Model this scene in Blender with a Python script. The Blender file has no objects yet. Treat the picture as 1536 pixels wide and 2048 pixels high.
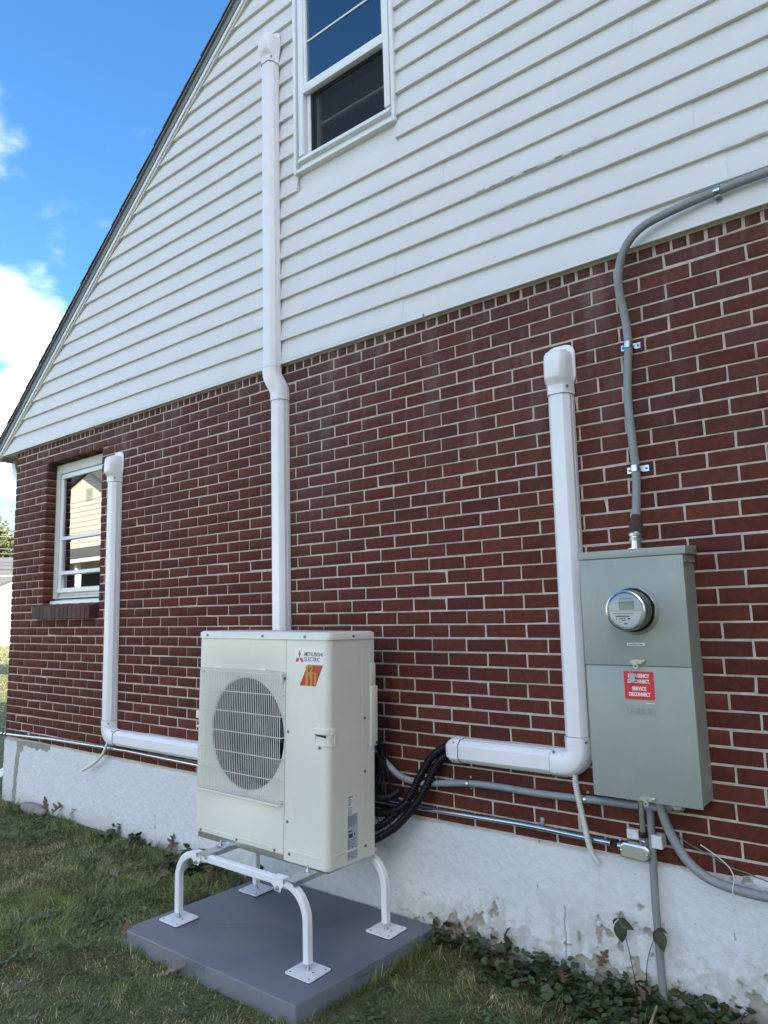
import bpy, bmesh, math, random
import numpy as np
from mathutils import Vector, Matrix

random.seed(7)
RNG = np.random.default_rng(11)
SC = bpy.context.scene
COL = SC.collection
PI = math.pi

# ------------------------------------------------------------------ camera
CAM = Vector((0.50386, -3.02961, 1.03741))
PITCH, YAW, ROLL = 0.132978, -0.669112, -0.026915
_F = Vector((math.sin(YAW) * math.cos(PITCH), math.cos(YAW) * math.cos(PITCH), math.sin(PITCH)))
_R = Vector((math.cos(YAW), -math.sin(YAW), 0))
_U = _R.cross(_F)
_R2 = math.cos(ROLL) * _R + math.sin(ROLL) * _U
_U2 = -math.sin(ROLL) * _R + math.cos(ROLL) * _U
cam_data = bpy.data.cameras.new('camera')
cam = bpy.data.objects.new('camera', cam_data)
COL.objects.link(cam)
_m = Matrix((_R2, _U2, -_F)).transposed().to_4x4()
_m.translation = CAM
cam.matrix_world = _m
cam_data.sensor_fit = 'VERTICAL'
cam_data.sensor_height = 36.0
cam_data.lens = 36.0 * 1434.66 / 2048.0
cam_data.clip_start = 0.05
cam_data.clip_end = 2000
SC.camera = cam

# ------------------------------------------------------------------ sky and sun
SUN_EL, SUN_AZ = math.radians(25), math.radians(60)      # azimuth from +Y towards +X
world = bpy.data.worlds.new('World')
SC.world = world
world.use_nodes = True
nt = world.node_tree
nt.nodes.clear()


def N(tree, typ, **kw):
    n = tree.nodes.new(typ)
    for k, v in kw.items():
        if k in n.inputs:
            n.inputs[k].default_value = v
        else:
            setattr(n, k, v)
    return n


def LK(tree, a, b):
    tree.links.new(a, b)


def MATH(tree, op, a, b=None, c=None):
    n = tree.nodes.new('ShaderNodeMath')
    n.operation = op
    for i, v in enumerate((a, b, c)):
        if v is None:
            continue
        if isinstance(v, (int, float)):
            n.inputs[i].default_value = v
        else:
            tree.links.new(v, n.inputs[i])
    return n.outputs[0]


out = N(nt, 'ShaderNodeOutputWorld')
bg = N(nt, 'ShaderNodeBackground', Strength=0.10)
sky = N(nt, 'ShaderNodeTexSky')
sky.sky_type = 'NISHITA'
sky.sun_disc = False
sky.sun_elevation = SUN_EL
sky.sun_rotation = SUN_AZ
sky.altitude = 100
sky.air_density = 1.0
sky.dust_density = 0.3
sky.ozone_density = 3.0
sat = N(nt, 'ShaderNodeHueSaturation', Saturation=1.22, Value=0.86)
LK(nt, sky.outputs[0], sat.inputs['Color'])
tc = N(nt, 'ShaderNodeTexCoord')
sep = N(nt, 'ShaderNodeSeparateXYZ')
LK(nt, tc.outputs['Generated'], sep.inputs[0])
zz = MATH(nt, 'ADD', MATH(nt, 'MAXIMUM', sep.outputs[2], 0.0), 0.16)
cx = MATH(nt, 'DIVIDE', sep.outputs[0], zz)
cy = MATH(nt, 'DIVIDE', sep.outputs[1], zz)
comb = N(nt, 'ShaderNodeCombineXYZ')
LK(nt, cx, comb.inputs[0])
LK(nt, cy, comb.inputs[1])
CLOUD_SEED = 15.62
comb.inputs[2].default_value = CLOUD_SEED
nz = N(nt, 'ShaderNodeTexNoise', Scale=0.8, Detail=9.0, Roughness=0.56)
LK(nt, comb.outputs[0], nz.inputs['Vector'])
mask = N(nt, 'ShaderNodeMapRange')
mask.inputs['From Min'].default_value = 0.50
mask.inputs['From Max'].default_value = 0.66
LK(nt, nz.outputs[0], mask.inputs[0])
mask.interpolation_type = 'SMOOTHSTEP'
nz2 = N(nt, 'ShaderNodeTexNoise', Scale=1.7, Detail=6.0, Roughness=0.6)
LK(nt, comb.outputs[0], nz2.inputs['Vector'])
cr = N(nt, 'ShaderNodeMapRange')
cr.inputs['From Min'].default_value = 0.3
cr.inputs['From Max'].default_value = 0.7
cr.inputs['To Min'].default_value = 10.0
cr.inputs['To Max'].default_value = 17.0
LK(nt, nz2.outputs[0], cr.inputs[0])
ccol = N(nt, 'ShaderNodeVectorMath', operation='SCALE')
ccol.inputs[0].default_value = (1.0, 0.955, 0.90)
LK(nt, cr.outputs[0], ccol.inputs['Scale'])
mx = N(nt, 'ShaderNodeMix', data_type='RGBA')
LK(nt, mask.outputs[0], mx.inputs['Factor'])
LK(nt, sat.outputs[0], mx.inputs['A'])
LK(nt, ccol.outputs[0], mx.inputs['B'])
LK(nt, mx.outputs['Result'], bg.inputs['Color'])
LK(nt, bg.outputs[0], out.inputs[0])

sun_data = bpy.data.lights.new('sun', 'SUN')
sun_data.energy = 4.5
sun_data.angle = math.radians(0.53)
sun_data.color = (1.0, 0.90, 0.74)
sun = bpy.data.objects.new('sun', sun_data)
COL.objects.link(sun)
sd = Vector((math.sin(SUN_AZ) * math.cos(SUN_EL), math.cos(SUN_AZ) * math.cos(SUN_EL), math.sin(SUN_EL)))
sun.rotation_euler = (-sd).to_track_quat('-Z', 'Y').to_euler()
sun.location = sd * 40

vs = SC.view_settings
SC.display_settings.display_device = 'sRGB'
vs.view_transform = 'Standard'
vs.look = 'None'
vs.gamma = 1.0
vs.use_curve_mapping = False
vs.exposure = 2.17

# ------------------------------------------------------------------ helpers
ORG = {}


def org(o):
    return ORG.get(o.name, Vector((0, 0, 0))) if o else Vector((0, 0, 0))


def thing(name, label, cat, loc=(0, 0, 0), group=None, local=False):
    o = bpy.data.objects.new(name, None)
    COL.objects.link(o)
    o.location = loc
    o.empty_display_size = 0.1
    o['label'] = label
    o['category'] = cat
    if group:
        o['group'] = group
    ORG[o.name] = Vector((0, 0, 0)) if local else Vector(loc)
    return o


class MB:
    """collects shapes in one bmesh; world coordinates, shifted to the parent's origin on build"""

    def __init__(self):
        self.bm = bmesh.new()

    def box(self, x0, x1, y0, y1, z0, z1, bevel=0.0, seg=2):
        r = bmesh.ops.create_cube(self.bm, size=1.0)
        vs_ = r['verts']
        for v in vs_:
            v.co = Vector(((x0 + x1) / 2 + v.co.x * (x1 - x0), (y0 + y1) / 2 + v.co.y * (y1 - y0), (z0 + z1) / 2 + v.co.z * (z1 - z0)))
        if bevel > 0:
            es = list({e for v in vs_ for e in v.link_edges})
            bmesh.ops.bevel(self.bm, geom=es, offset=bevel, segments=seg, profile=0.5, affect='EDGES')
        return self

    def poly(self, pts):
        vs_ = [self.bm.verts.new(p) for p in pts]
        self.bm.faces.new(vs_)
        return self

    def extrude(self, poly, d, bevel=0.0, seg=2):
        """poly: 3-D points of a planar face; d: extrusion vector"""
        d = Vector(d)
        a = [self.bm.verts.new(p) for p in poly]
        b = [self.bm.verts.new(Vector(p) + d) for p in poly]
        n = len(a)
        fs = [self.bm.faces.new(a), self.bm.faces.new(b[::-1])]
        for i in range(n):
            fs.append(self.bm.faces.new((a[(i + 1) % n], a[i], b[i], b[(i + 1) % n])))
        if bevel > 0:
            es = list({e for f in fs for e in f.edges})
            bmesh.ops.bevel(self.bm, geom=es, offset=bevel, segments=seg, profile=0.5, affect='EDGES')
        return self

    def tube(self, path, r, seg=12, caps=True):
        path = [Vector(p) for p in path]
        n = len(path)
        rs = [r] * n if isinstance(r, (int, float)) else list(r)
        t = [(path[min(i + 1, n - 1)] - path[max(i - 1, 0)]).normalized() for i in range(n)]
        up = Vector((0, 0, 1)) if abs(t[0].z) < 0.9 else Vector((1, 0, 0))
        u = t[0].cross(up).normalized()
        rings = []
        for i in range(n):
            u = (u - t[i] * u.dot(t[i])).normalized()
            w = t[i].cross(u)
            rings.append([self.bm.verts.new(path[i] + (u * math.cos(2 * PI * k / seg) + w * math.sin(2 * PI * k / seg)) * rs[i]) for k in range(seg)])
        for i in range(n - 1):
            for k in range(seg):
                self.bm.faces.new((rings[i][k], rings[i][(k + 1) % seg], rings[i + 1][(k + 1) % seg], rings[i + 1][k]))
        if caps:
            self.bm.faces.new(rings[0][::-1])
            self.bm.faces.new(rings[-1])
        return self

    def sweep(self, path, prof, caps=True, up=(0, 1, 0)):
        """closed profile of (a, b): a along side = t x up, b along up"""
        path = [Vector(p) for p in path]
        n = len(path)
        up = Vector(up)
        rings = []
        for i in range(n):
            t = (path[min(i + 1, n - 1)] - path[max(i - 1, 0)]).normalized()
            u = t.cross(up).normalized()
            w = u.cross(t).normalized()
            p_ = prof[i] if isinstance(prof[0][0], (list, tuple)) else prof
            rings.append([self.bm.verts.new(path[i] + u * a + w * b) for a, b in p_])
        m = len(rings[0])
        for i in range(n - 1):
            for k in range(m):
                self.bm.faces.new((rings[i][k], rings[i][(k + 1) % m], rings[i + 1][(k + 1) % m], rings[i + 1][k]))
        if caps:
            self.bm.faces.new(rings[0][::-1])
            self.bm.faces.new(rings[-1])
        return self

    def lathe(self, c, prof, axis=(0, -1, 0), seg=40, caps=True):
        """prof: list of (radius, height along axis)"""
        c = Vector(c)
        ax = Vector(axis).normalized()
        u = ax.cross(Vector((0, 0, 1)) if abs(ax.z) < 0.9 else Vector((1, 0, 0))).normalized()
        w = ax.cross(u)
        rings = []
        for r, h in prof:
            rings.append([self.bm.verts.new(c + ax * h + (u * math.cos(2 * PI * k / seg) + w * math.sin(2 * PI * k / seg)) * max(r, 1e-5)) for k in range(seg)])
        for i in range(len(rings) - 1):
            for k in range(seg):
                self.bm.faces.new((rings[i][k], rings[i][(k + 1) % seg], rings[i + 1][(k + 1) % seg], rings[i + 1][k]))
        if caps:
            self.bm.faces.new(rings[0][::-1])
            self.bm.faces.new(rings[-1])
        return self

    def build(self, name, mat, parent=None, smooth=35, kind=None, label=None, shift=None):
        bm = self.bm
        bmesh.ops.recalc_face_normals(bm, faces=bm.faces[:])
        s = org(parent) if shift is None else Vector(shift)
        if s.length > 0:
            bmesh.ops.translate(bm, vec=-s, verts=bm.verts[:])
        me = bpy.data.meshes.new(name)
        bm.to_mesh(me)
        bm.free()
        if smooth:
            for p in me.polygons:
                p.use_smooth = True
            me.set_sharp_from_angle(angle=math.radians(smooth))
        return link_mesh(name, me, mat, parent, kind, label, s)


def link_mesh(name, me, mat, parent=None, kind=None, label=None, s=Vector((0, 0, 0))):
    if mat is not None and len(me.materials) == 0:
        me.materials.append(mat)
    o = bpy.data.objects.new(name, me)
    COL.objects.link(o)
    if parent:
        o.parent = parent
    ORG[o.name] = Vector(s)
    if kind:
        o['kind'] = kind
    if label:
        o['label'] = label
    return o


def np_mesh(name, V, F, tint=None, smooth=False):
    """V (n,3), F (m,k) fixed size faces; tint: per-vertex rgb"""
    me = bpy.data.meshes.new(name)
    V = np.asarray(V, dtype=np.float32)
    F = np.asarray(F, dtype=np.int32)
    k = F.shape[1]
    me.vertices.add(len(V))
    me.vertices.foreach_set('co', V.ravel())
    me.loops.add(F.size)
    me.loops.foreach_set('vertex_index', F.ravel())
    me.polygons.add(len(F))
    me.polygons.foreach_set('loop_start', np.arange(0, F.size, k, dtype=np.int32))
    if smooth:
        me.polygons.foreach_set('use_smooth', np.ones(len(F), dtype=bool))
    me.update(calc_edges=True)
    if tint is not None:
        a = me.color_attributes.new('tint', 'FLOAT_COLOR', 'POINT')
        c = np.ones((len(V), 4), dtype=np.float32)
        c[:, :3] = tint
        a.data.foreach_set('color', c.ravel())
    return me


def top(o, label, cat, group=None):
    o['label'] = label
    o['category'] = cat
    if group:
        o['group'] = group
    return o


# ------------------------------------------------------------------ materials
def material(name, color, rough=0.6, metal=0.0, var=0.0, vscale=8.0, bump=0.0, bscale=60.0, bstretch=(1, 1, 1), spec=0.5,
             attr=None, objcol=False, dirt=None, coat=0.0, detail=5.0, dist=0.002):
    m = bpy.data.materials.new(name)
    m.use_nodes = True
    t = m.node_tree
    t.nodes.clear()
    o = N(t, 'ShaderNodeOutputMaterial')
    b = N(t, 'ShaderNodeBsdfPrincipled')
    b.inputs['Roughness'].default_value = rough
    b.inputs['Metallic'].default_value = metal
    b.inputs['Specular IOR Level'].default_value = spec
    b.inputs['Coat Weight'].default_value = coat
    LK(t, b.outputs[0], o.inputs[0])
    geo = N(t, 'ShaderNodeNewGeometry')
    pos = geo.outputs['Position']
    c = N(t, 'ShaderNodeRGB')
    c.outputs[0].default_value = (*color, 1)
    cur = c.outputs[0]
    if attr:
        a = N(t, 'ShaderNodeAttribute', attribute_name=attr)
        cur = a.outputs['Color']
    if objcol:
        oi = N(t, 'ShaderNodeObjectInfo')
        cur = oi.outputs['Color']
    if var > 0:
        nz_ = N(t, 'ShaderNodeTexNoise', Scale=vscale, Detail=6.0, Roughness=0.6)
        LK(t, pos, nz_.inputs['Vector'])
        mr = N(t, 'ShaderNodeMapRange')
        mr.inputs['From Min'].default_value = 0.25
        mr.inputs['From Max'].default_value = 0.75
        mr.inputs['To Min'].default_value = 1 - var
        mr.inputs['To Max'].default_value = 1 + var
        LK(t, nz_.outputs[0], mr.inputs[0])
        sc_ = N(t, 'ShaderNodeVectorMath', operation='SCALE')
        LK(t, cur, sc_.inputs[0])
        LK(t, mr.outputs[0], sc_.inputs['Scale'])
        cur = sc_.outputs[0]
    for d in (dirt or []):
        # d: (colour, scale, stretch, lo, hi, strength)
        mp = N(t, 'ShaderNodeMapping')
        mp.inputs['Scale'].default_value = d[2]
        LK(t, pos, mp.inputs['Vector'])
        nz_ = N(t, 'ShaderNodeTexNoise', Scale=d[1], Detail=7.0, Roughness=0.62)
        LK(t, mp.outputs[0], nz_.inputs['Vector'])
        mr = N(t, 'ShaderNodeMapRange')
        mr.inputs['From Min'].default_value = d[3]
        mr.inputs['From Max'].default_value = d[4]
        mr.inputs['To Max'].default_value = d[5]
        LK(t, nz_.outputs[0], mr.inputs[0])
        mm = N(t, 'ShaderNodeMix', data_type='RGBA')
        LK(t, mr.outputs[0], mm.inputs['Factor'])
        LK(t, cur, mm.inputs['A'])
        mm.inputs['B'].default_value = (*d[0], 1)
        cur = mm.outputs['Result']
    LK(t, cur, b.inputs['Base Color'])
    if bump > 0:
        mp = N(t, 'ShaderNodeMapping')
        mp.inputs['Scale'].default_value = bstretch
        LK(t, pos, mp.inputs['Vector'])
        nz_ = N(t, 'ShaderNodeTexNoise', Scale=bscale, Detail=detail, Roughness=0.6)
        LK(t, mp.outputs[0], nz_.inputs['Vector'])
        bp = N(t, 'ShaderNodeBump', Strength=bump)
        bp.inputs['Distance'].default_value = dist
        LK(t, nz_.outputs[0], bp.inputs['Height'])
        LK(t, bp.outputs[0], b.inputs['Normal'])
    m['bsdf'] = b.name
    return m


def bsdf(m):
    return m.node_tree.nodes[m['bsdf']]


M = {}
M['brick'] = material('brick', (0.15, 0.05, 0.045), 0.85, var=0.32, vscale=38, bump=0.5, bscale=260, objcol=True, dist=0.003, spec=0.22,
                      dirt=[((0.04, 0.015, 0.016), 22, (1, 1, 1), 0.58, 0.8, 0.5)])
M['brick_attr'] = material('brick_stuff', (0.15, 0.05, 0.045), 0.85, var=0.32, vscale=38, bump=0.5, bscale=260, attr='tint', dist=0.003, spec=0.22,
                           dirt=[((0.04, 0.015, 0.016), 22, (1, 1, 1), 0.58, 0.8, 0.5)])
M['mortar'] = material('mortar', (0.54, 0.46, 0.39), 0.95, var=0.28, vscale=30, bump=0.9, bscale=330, dist=0.004,
                       dirt=[((0.17, 0.15, 0.14), 7, (1, 1, 1.6), 0.60, 0.76, 0.6)])
M['siding'] = material('vinyl_siding', (0.70, 0.68, 0.675), 0.45, var=0.035, vscale=3, bump=0.35, bscale=55, bstretch=(0.12, 1, 2.2), dist=0.0025, spec=0.35)
M['trim'] = material('white_trim', (0.76, 0.77, 0.77), 0.35, var=0.03, vscale=4, spec=0.4,
                     dirt=[((0.35, 0.33, 0.28), 9, (1, 1, 1), 0.66, 0.85, 0.35)])
M['trim_old'] = material('aged_trim', (0.60, 0.585, 0.53), 0.5, var=0.08, vscale=9, spec=0.4)
M['fascia'] = material('fascia_metal', (0.20, 0.205, 0.20), 0.4, var=0.06, vscale=6)
M['shingle'] = material('shingle', (0.075, 0.078, 0.08), 0.95, var=0.35, vscale=70, bump=0.8, bscale=400, dist=0.004)
M['soffit'] = material('soffit', (0.42, 0.41, 0.38), 0.6, var=0.06)
M['duct'] = material('duct_plastic', (0.80, 0.775, 0.785), 0.30, var=0.03, vscale=5, spec=0.5, bump=0.12, bscale=9, dist=0.003, detail=2.0,
                     dirt=[((0.55, 0.53, 0.48), 10, (1, 1, 0.3), 0.58, 0.85, 0.3)])
M['seam'] = material('seam_shadow', (0.22, 0.22, 0.22), 0.7)
M['cabinet'] = material('cabinet_paint', (0.695, 0.665, 0.585), 0.36, var=0.035, vscale=4, bump=0.10, bscale=7, spec=0.5, dist=0.004, detail=2.0,
                        dirt=[((0.45, 0.43, 0.37), 14, (1, 1, 0.4), 0.60, 0.85, 0.25)])
M['grille'] = material('grille_paint', (0.73, 0.705, 0.64), 0.35, spec=0.5)
M['fan'] = material('fan_plastic', (0.032, 0.033, 0.036), 0.45)
M['dark'] = material('dark_inside', (0.018, 0.018, 0.02), 0.7)
M['shroud'] = material('fan_shroud', (0.12, 0.125, 0.135), 0.45)
M['fin'] = material('coil_fins', (0.025, 0.026, 0.03), 0.5, metal=0.2)
M['steel'] = material('galvanised_steel', (0.52, 0.54, 0.55), 0.34, metal=1.0, var=0.16, vscale=45)
M['chrome'] = material('polished_steel', (0.60, 0.60, 0.59), 0.25, metal=1.0, var=0.06, vscale=20)
M['screw'] = material('screw_steel', (0.20, 0.20, 0.20), 0.4, metal=1.0)
M['stand'] = material('stand_paint', (0.80, 0.78, 0.79), 0.33, spec=0.5, var=0.02)
M['pad'] = material('grey_plastic_pad', (0.150, 0.160, 0.185), 0.46, var=0.16, vscale=4, bump=0.22, bscale=420, spec=0.45, dist=0.001,
                    dirt=[((0.17, 0.15, 0.125), 4, (1, 1, 1), 0.50, 0.72, 0.5), ((0.20, 0.18, 0.15), 60, (1, 1, 1), 0.63, 0.72, 0.6)])
M['meter_box'] = material('meter_enamel', (0.295, 0.315, 0.285), 0.42, var=0.04, vscale=3, spec=0.5, bump=0.08, bscale=140,
                          dirt=[((0.22, 0.25, 0.225), 7, (5, 1, 0.30), 0.52, 0.80, 0.40), ((0.36, 0.385, 0.35), 5, (1, 1, 1), 0.50, 0.75, 0.35), ((0.20, 0.19, 0.15), 30, (1, 1, 0.5), 0.66, 0.8, 0.4)])
M['cable_grey'] = material('grey_cable_jacket', (0.235, 0.245, 0.25), 0.5, var=0.12, vscale=25)
M['pvc'] = material('grey_pvc', (0.23, 0.24, 0.235), 0.5, var=0.14, vscale=14)
M['flex'] = material('grey_flex_jacket', (0.24, 0.255, 0.275), 0.38, var=0.06, vscale=30, spec=0.5)
M['black'] = material('black_plastic', (0.008, 0.008, 0.010), 0.45, spec=0.3)
M['hose'] = material('black_insulation', (0.007, 0.0075, 0.010), 0.42, spec=0.25)
M['drain'] = material('drain_hose_plastic', (0.63, 0.62, 0.56), 0.45)
M['putty'] = material('duct_seal', (0.055, 0.034, 0.027), 0.9, var=0.2, vscale=60, bump=0.6, bscale=120)
M['glass'] = None
M['red'] = material('red_print', (0.60, 0.018, 0.028), 0.45)
M['red2'] = material('logo_red', (0.50, 0.055, 0.06), 0.45)
M['red3'] = material('badge_red', (0.40, 0.012, 0.010), 0.4)
M['white_print'] = material('white_print', (0.78, 0.78, 0.78), 0.5)
M['black_print'] = material('black_print', (0.03, 0.03, 0.032), 0.5)
M['sticker'] = material('sticker_film', (0.72, 0.73, 0.70), 0.35)
M['silver_label'] = material('silver_label', (0.44, 0.46, 0.52), 0.4)
M['tag'] = material('aluminium_tag', (0.36, 0.37, 0.37), 0.5, var=0.15, vscale=60)
M['lcd'] = material('lcd', (0.23, 0.25, 0.17), 0.3)
M['dial'] = material('meter_dial', (0.50, 0.505, 0.52), 0.4)
M['drum'] = material('meter_drum', (0.30, 0.30, 0.33), 0.35, metal=0.3)
M['meter_grey'] = material('meter_plastic', (0.12, 0.125, 0.135), 0.35)
M['soil'] = None
M['oak_leaf'] = material('dry_oak_leaf', (0.17, 0.085, 0.042), 0.8, var=0.35, vscale=45, objcol=True)
M['stem'] = material('plant_stem', (0.06, 0.03, 0.022), 0.7)
M['droop'] = material('drooping_leaf', (0.045, 0.055, 0.025), 0.6, var=0.3, vscale=60)
M['wire_green'] = material('green_wire', (0.10, 0.17, 0.12), 0.5)
M['wire_white'] = material('white_wire', (0.6, 0.58, 0.52), 0.5)
M['room'] = material('dark_room', (0.05, 0.05, 0.055), 0.9)
M['curtain'] = material('curtain', (0.22, 0.19, 0.17), 0.9)
M['stone'] = material('field_stone', (0.22, 0.20, 0.18), 0.9, var=0.3, vscale=20, bump=0.6, bscale=60)
M['cream_siding'] = material('cream_siding', (0.78, 0.74, 0.62), 0.6, var=0.03)
M['house_grey'] = material('painted_block', (0.66, 0.63, 0.54), 0.7, var=0.05, vscale=2)
M['grey_roof'] = material('grey_roof', (0.095, 0.10, 0.11), 0.9, var=0.2, vscale=8)
M['bark'] = material('bark', (0.09, 0.07, 0.055), 0.9, var=0.3, vscale=12)
M['crown'] = material('crown_leaves', (0.07, 0.09, 0.02), 0.7, attr='tint')
M['grass'] = material('grass_blades', (0.06, 0.09, 0.03), 0.65, attr='tint', spec=0.3)
M['ivy'] = material('ground_ivy', (0.03, 0.05, 0.02), 0.55, attr='tint', spec=0.4)
M['bracket'] = material('white_strut', (0.68, 0.67, 0.65), 0.5, dirt=[((0.25, 0.22, 0.19), 40, (1, 1, 1), 0.58, 0.7, 0.7)])
M['gold_screw'] = material('plated_steel', (0.50, 0.49, 0.40), 0.38, metal=0.55)


def add_brick_weather(m):
    """pale lime runs on the upper courses and dark specks on the faces"""
    t = m.node_tree
    b = bsdf(m)
    src = b.inputs['Base Color'].links[0].from_socket
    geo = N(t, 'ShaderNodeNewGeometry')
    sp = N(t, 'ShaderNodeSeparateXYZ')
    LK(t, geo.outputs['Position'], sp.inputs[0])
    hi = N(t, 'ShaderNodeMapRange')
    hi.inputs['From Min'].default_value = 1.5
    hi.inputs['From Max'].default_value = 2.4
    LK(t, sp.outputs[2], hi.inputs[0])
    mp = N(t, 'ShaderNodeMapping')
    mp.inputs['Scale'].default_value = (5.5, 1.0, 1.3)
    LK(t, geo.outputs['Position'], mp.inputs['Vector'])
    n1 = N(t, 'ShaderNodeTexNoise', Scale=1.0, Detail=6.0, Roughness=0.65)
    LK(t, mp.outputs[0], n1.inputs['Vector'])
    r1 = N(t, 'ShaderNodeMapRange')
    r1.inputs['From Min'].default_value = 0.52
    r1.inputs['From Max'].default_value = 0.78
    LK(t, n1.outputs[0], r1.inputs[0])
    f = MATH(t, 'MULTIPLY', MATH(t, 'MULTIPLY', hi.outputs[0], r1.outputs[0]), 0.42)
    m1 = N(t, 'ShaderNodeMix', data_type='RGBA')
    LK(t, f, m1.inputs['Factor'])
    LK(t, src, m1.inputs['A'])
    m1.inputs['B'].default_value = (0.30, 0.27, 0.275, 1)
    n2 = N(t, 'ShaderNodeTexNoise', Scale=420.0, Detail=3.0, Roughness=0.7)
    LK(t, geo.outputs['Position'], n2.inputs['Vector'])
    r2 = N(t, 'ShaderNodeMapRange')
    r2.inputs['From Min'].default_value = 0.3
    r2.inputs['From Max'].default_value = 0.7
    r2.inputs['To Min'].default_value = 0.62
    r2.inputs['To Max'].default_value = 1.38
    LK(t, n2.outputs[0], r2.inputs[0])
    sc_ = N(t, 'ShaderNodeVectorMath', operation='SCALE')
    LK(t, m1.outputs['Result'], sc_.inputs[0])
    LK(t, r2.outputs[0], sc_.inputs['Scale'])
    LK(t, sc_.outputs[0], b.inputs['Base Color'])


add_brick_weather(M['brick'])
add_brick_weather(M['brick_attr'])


def badge_material():
    m = material('badge_yellow', (0.8, 0.5, 0.05), 0.4)
    t = m.node_tree
    tc_ = N(t, 'ShaderNodeTexCoord')
    sp = N(t, 'ShaderNodeSeparateXYZ')
    LK(t, tc_.outputs['Generated'], sp.inputs[0])
    rp = N(t, 'ShaderNodeValToRGB')
    rp.color_ramp.elements[0].color = (0.50, 0.20, 0.02, 1)
    rp.color_ramp.elements[1].color = (0.70, 0.55, 0.10, 1)
    rp.color_ramp.elements[0].position = 0.02
    rp.color_ramp.elements[1].position = 0.6
    LK(t, sp.outputs[1], rp.inputs[0])
    LK(t, rp.outputs[0], bsdf(m).inputs['Base Color'])
    return m


M['badge'] = badge_material()


def glass_material(name, ior=1.7, tint=(0.85, 0.88, 0.9), rough=0.0):
    m = bpy.data.materials.new(name)
    m.use_nodes = True
    t = m.node_tree
    t.nodes.clear()
    o = N(t, 'ShaderNodeOutputMaterial')
    fr = N(t, 'ShaderNodeFresnel', IOR=ior)
    tr = N(t, 'ShaderNodeBsdfTransparent')
    tr.inputs[0].default_value = (*tint, 1)
    gl = N(t, 'ShaderNodeBsdfGlossy')
    gl.inputs['Roughness'].default_value = rough
    gl.inputs['Color'].default_value = (1, 1, 1, 1)
    mxs = N(t, 'ShaderNodeMixShader')
    LK(t, fr.outputs[0], mxs.inputs[0])
    LK(t, tr.outputs[0], mxs.inputs[1])
    LK(t, gl.outputs[0], mxs.inputs[2])
    LK(t, mxs.outputs[0], o.inputs[0])
    return m


M['glass'] = glass_material('window_glass', 4.2)
M['upper_glass'] = glass_material('upper_window_glass', 2.5)
M['inner_glass'] = glass_material('inner_glass', 1.5)
def screen_material():
    m = bpy.data.materials.new('insect_screen')
    m.use_nodes = True
    t = m.node_tree
    t.nodes.clear()
    o = N(t, 'ShaderNodeOutputMaterial')
    tr = N(t, 'ShaderNodeBsdfTransparent')
    df = N(t, 'ShaderNodeBsdfDiffuse')
    df.inputs['Color'].default_value = (0.05, 0.052, 0.06, 1)
    mxs = N(t, 'ShaderNodeMixShader')
    mxs.inputs[0].default_value = 0.42
    LK(t, tr.outputs[0], mxs.inputs[1])
    LK(t, df.outputs[0], mxs.inputs[2])
    LK(t, mxs.outputs[0], o.inputs[0])
    return m


M['screen'] = screen_material()
M['meter_glass'] = glass_material('meter_glass', 1.45, (0.93, 0.94, 0.95))


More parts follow.
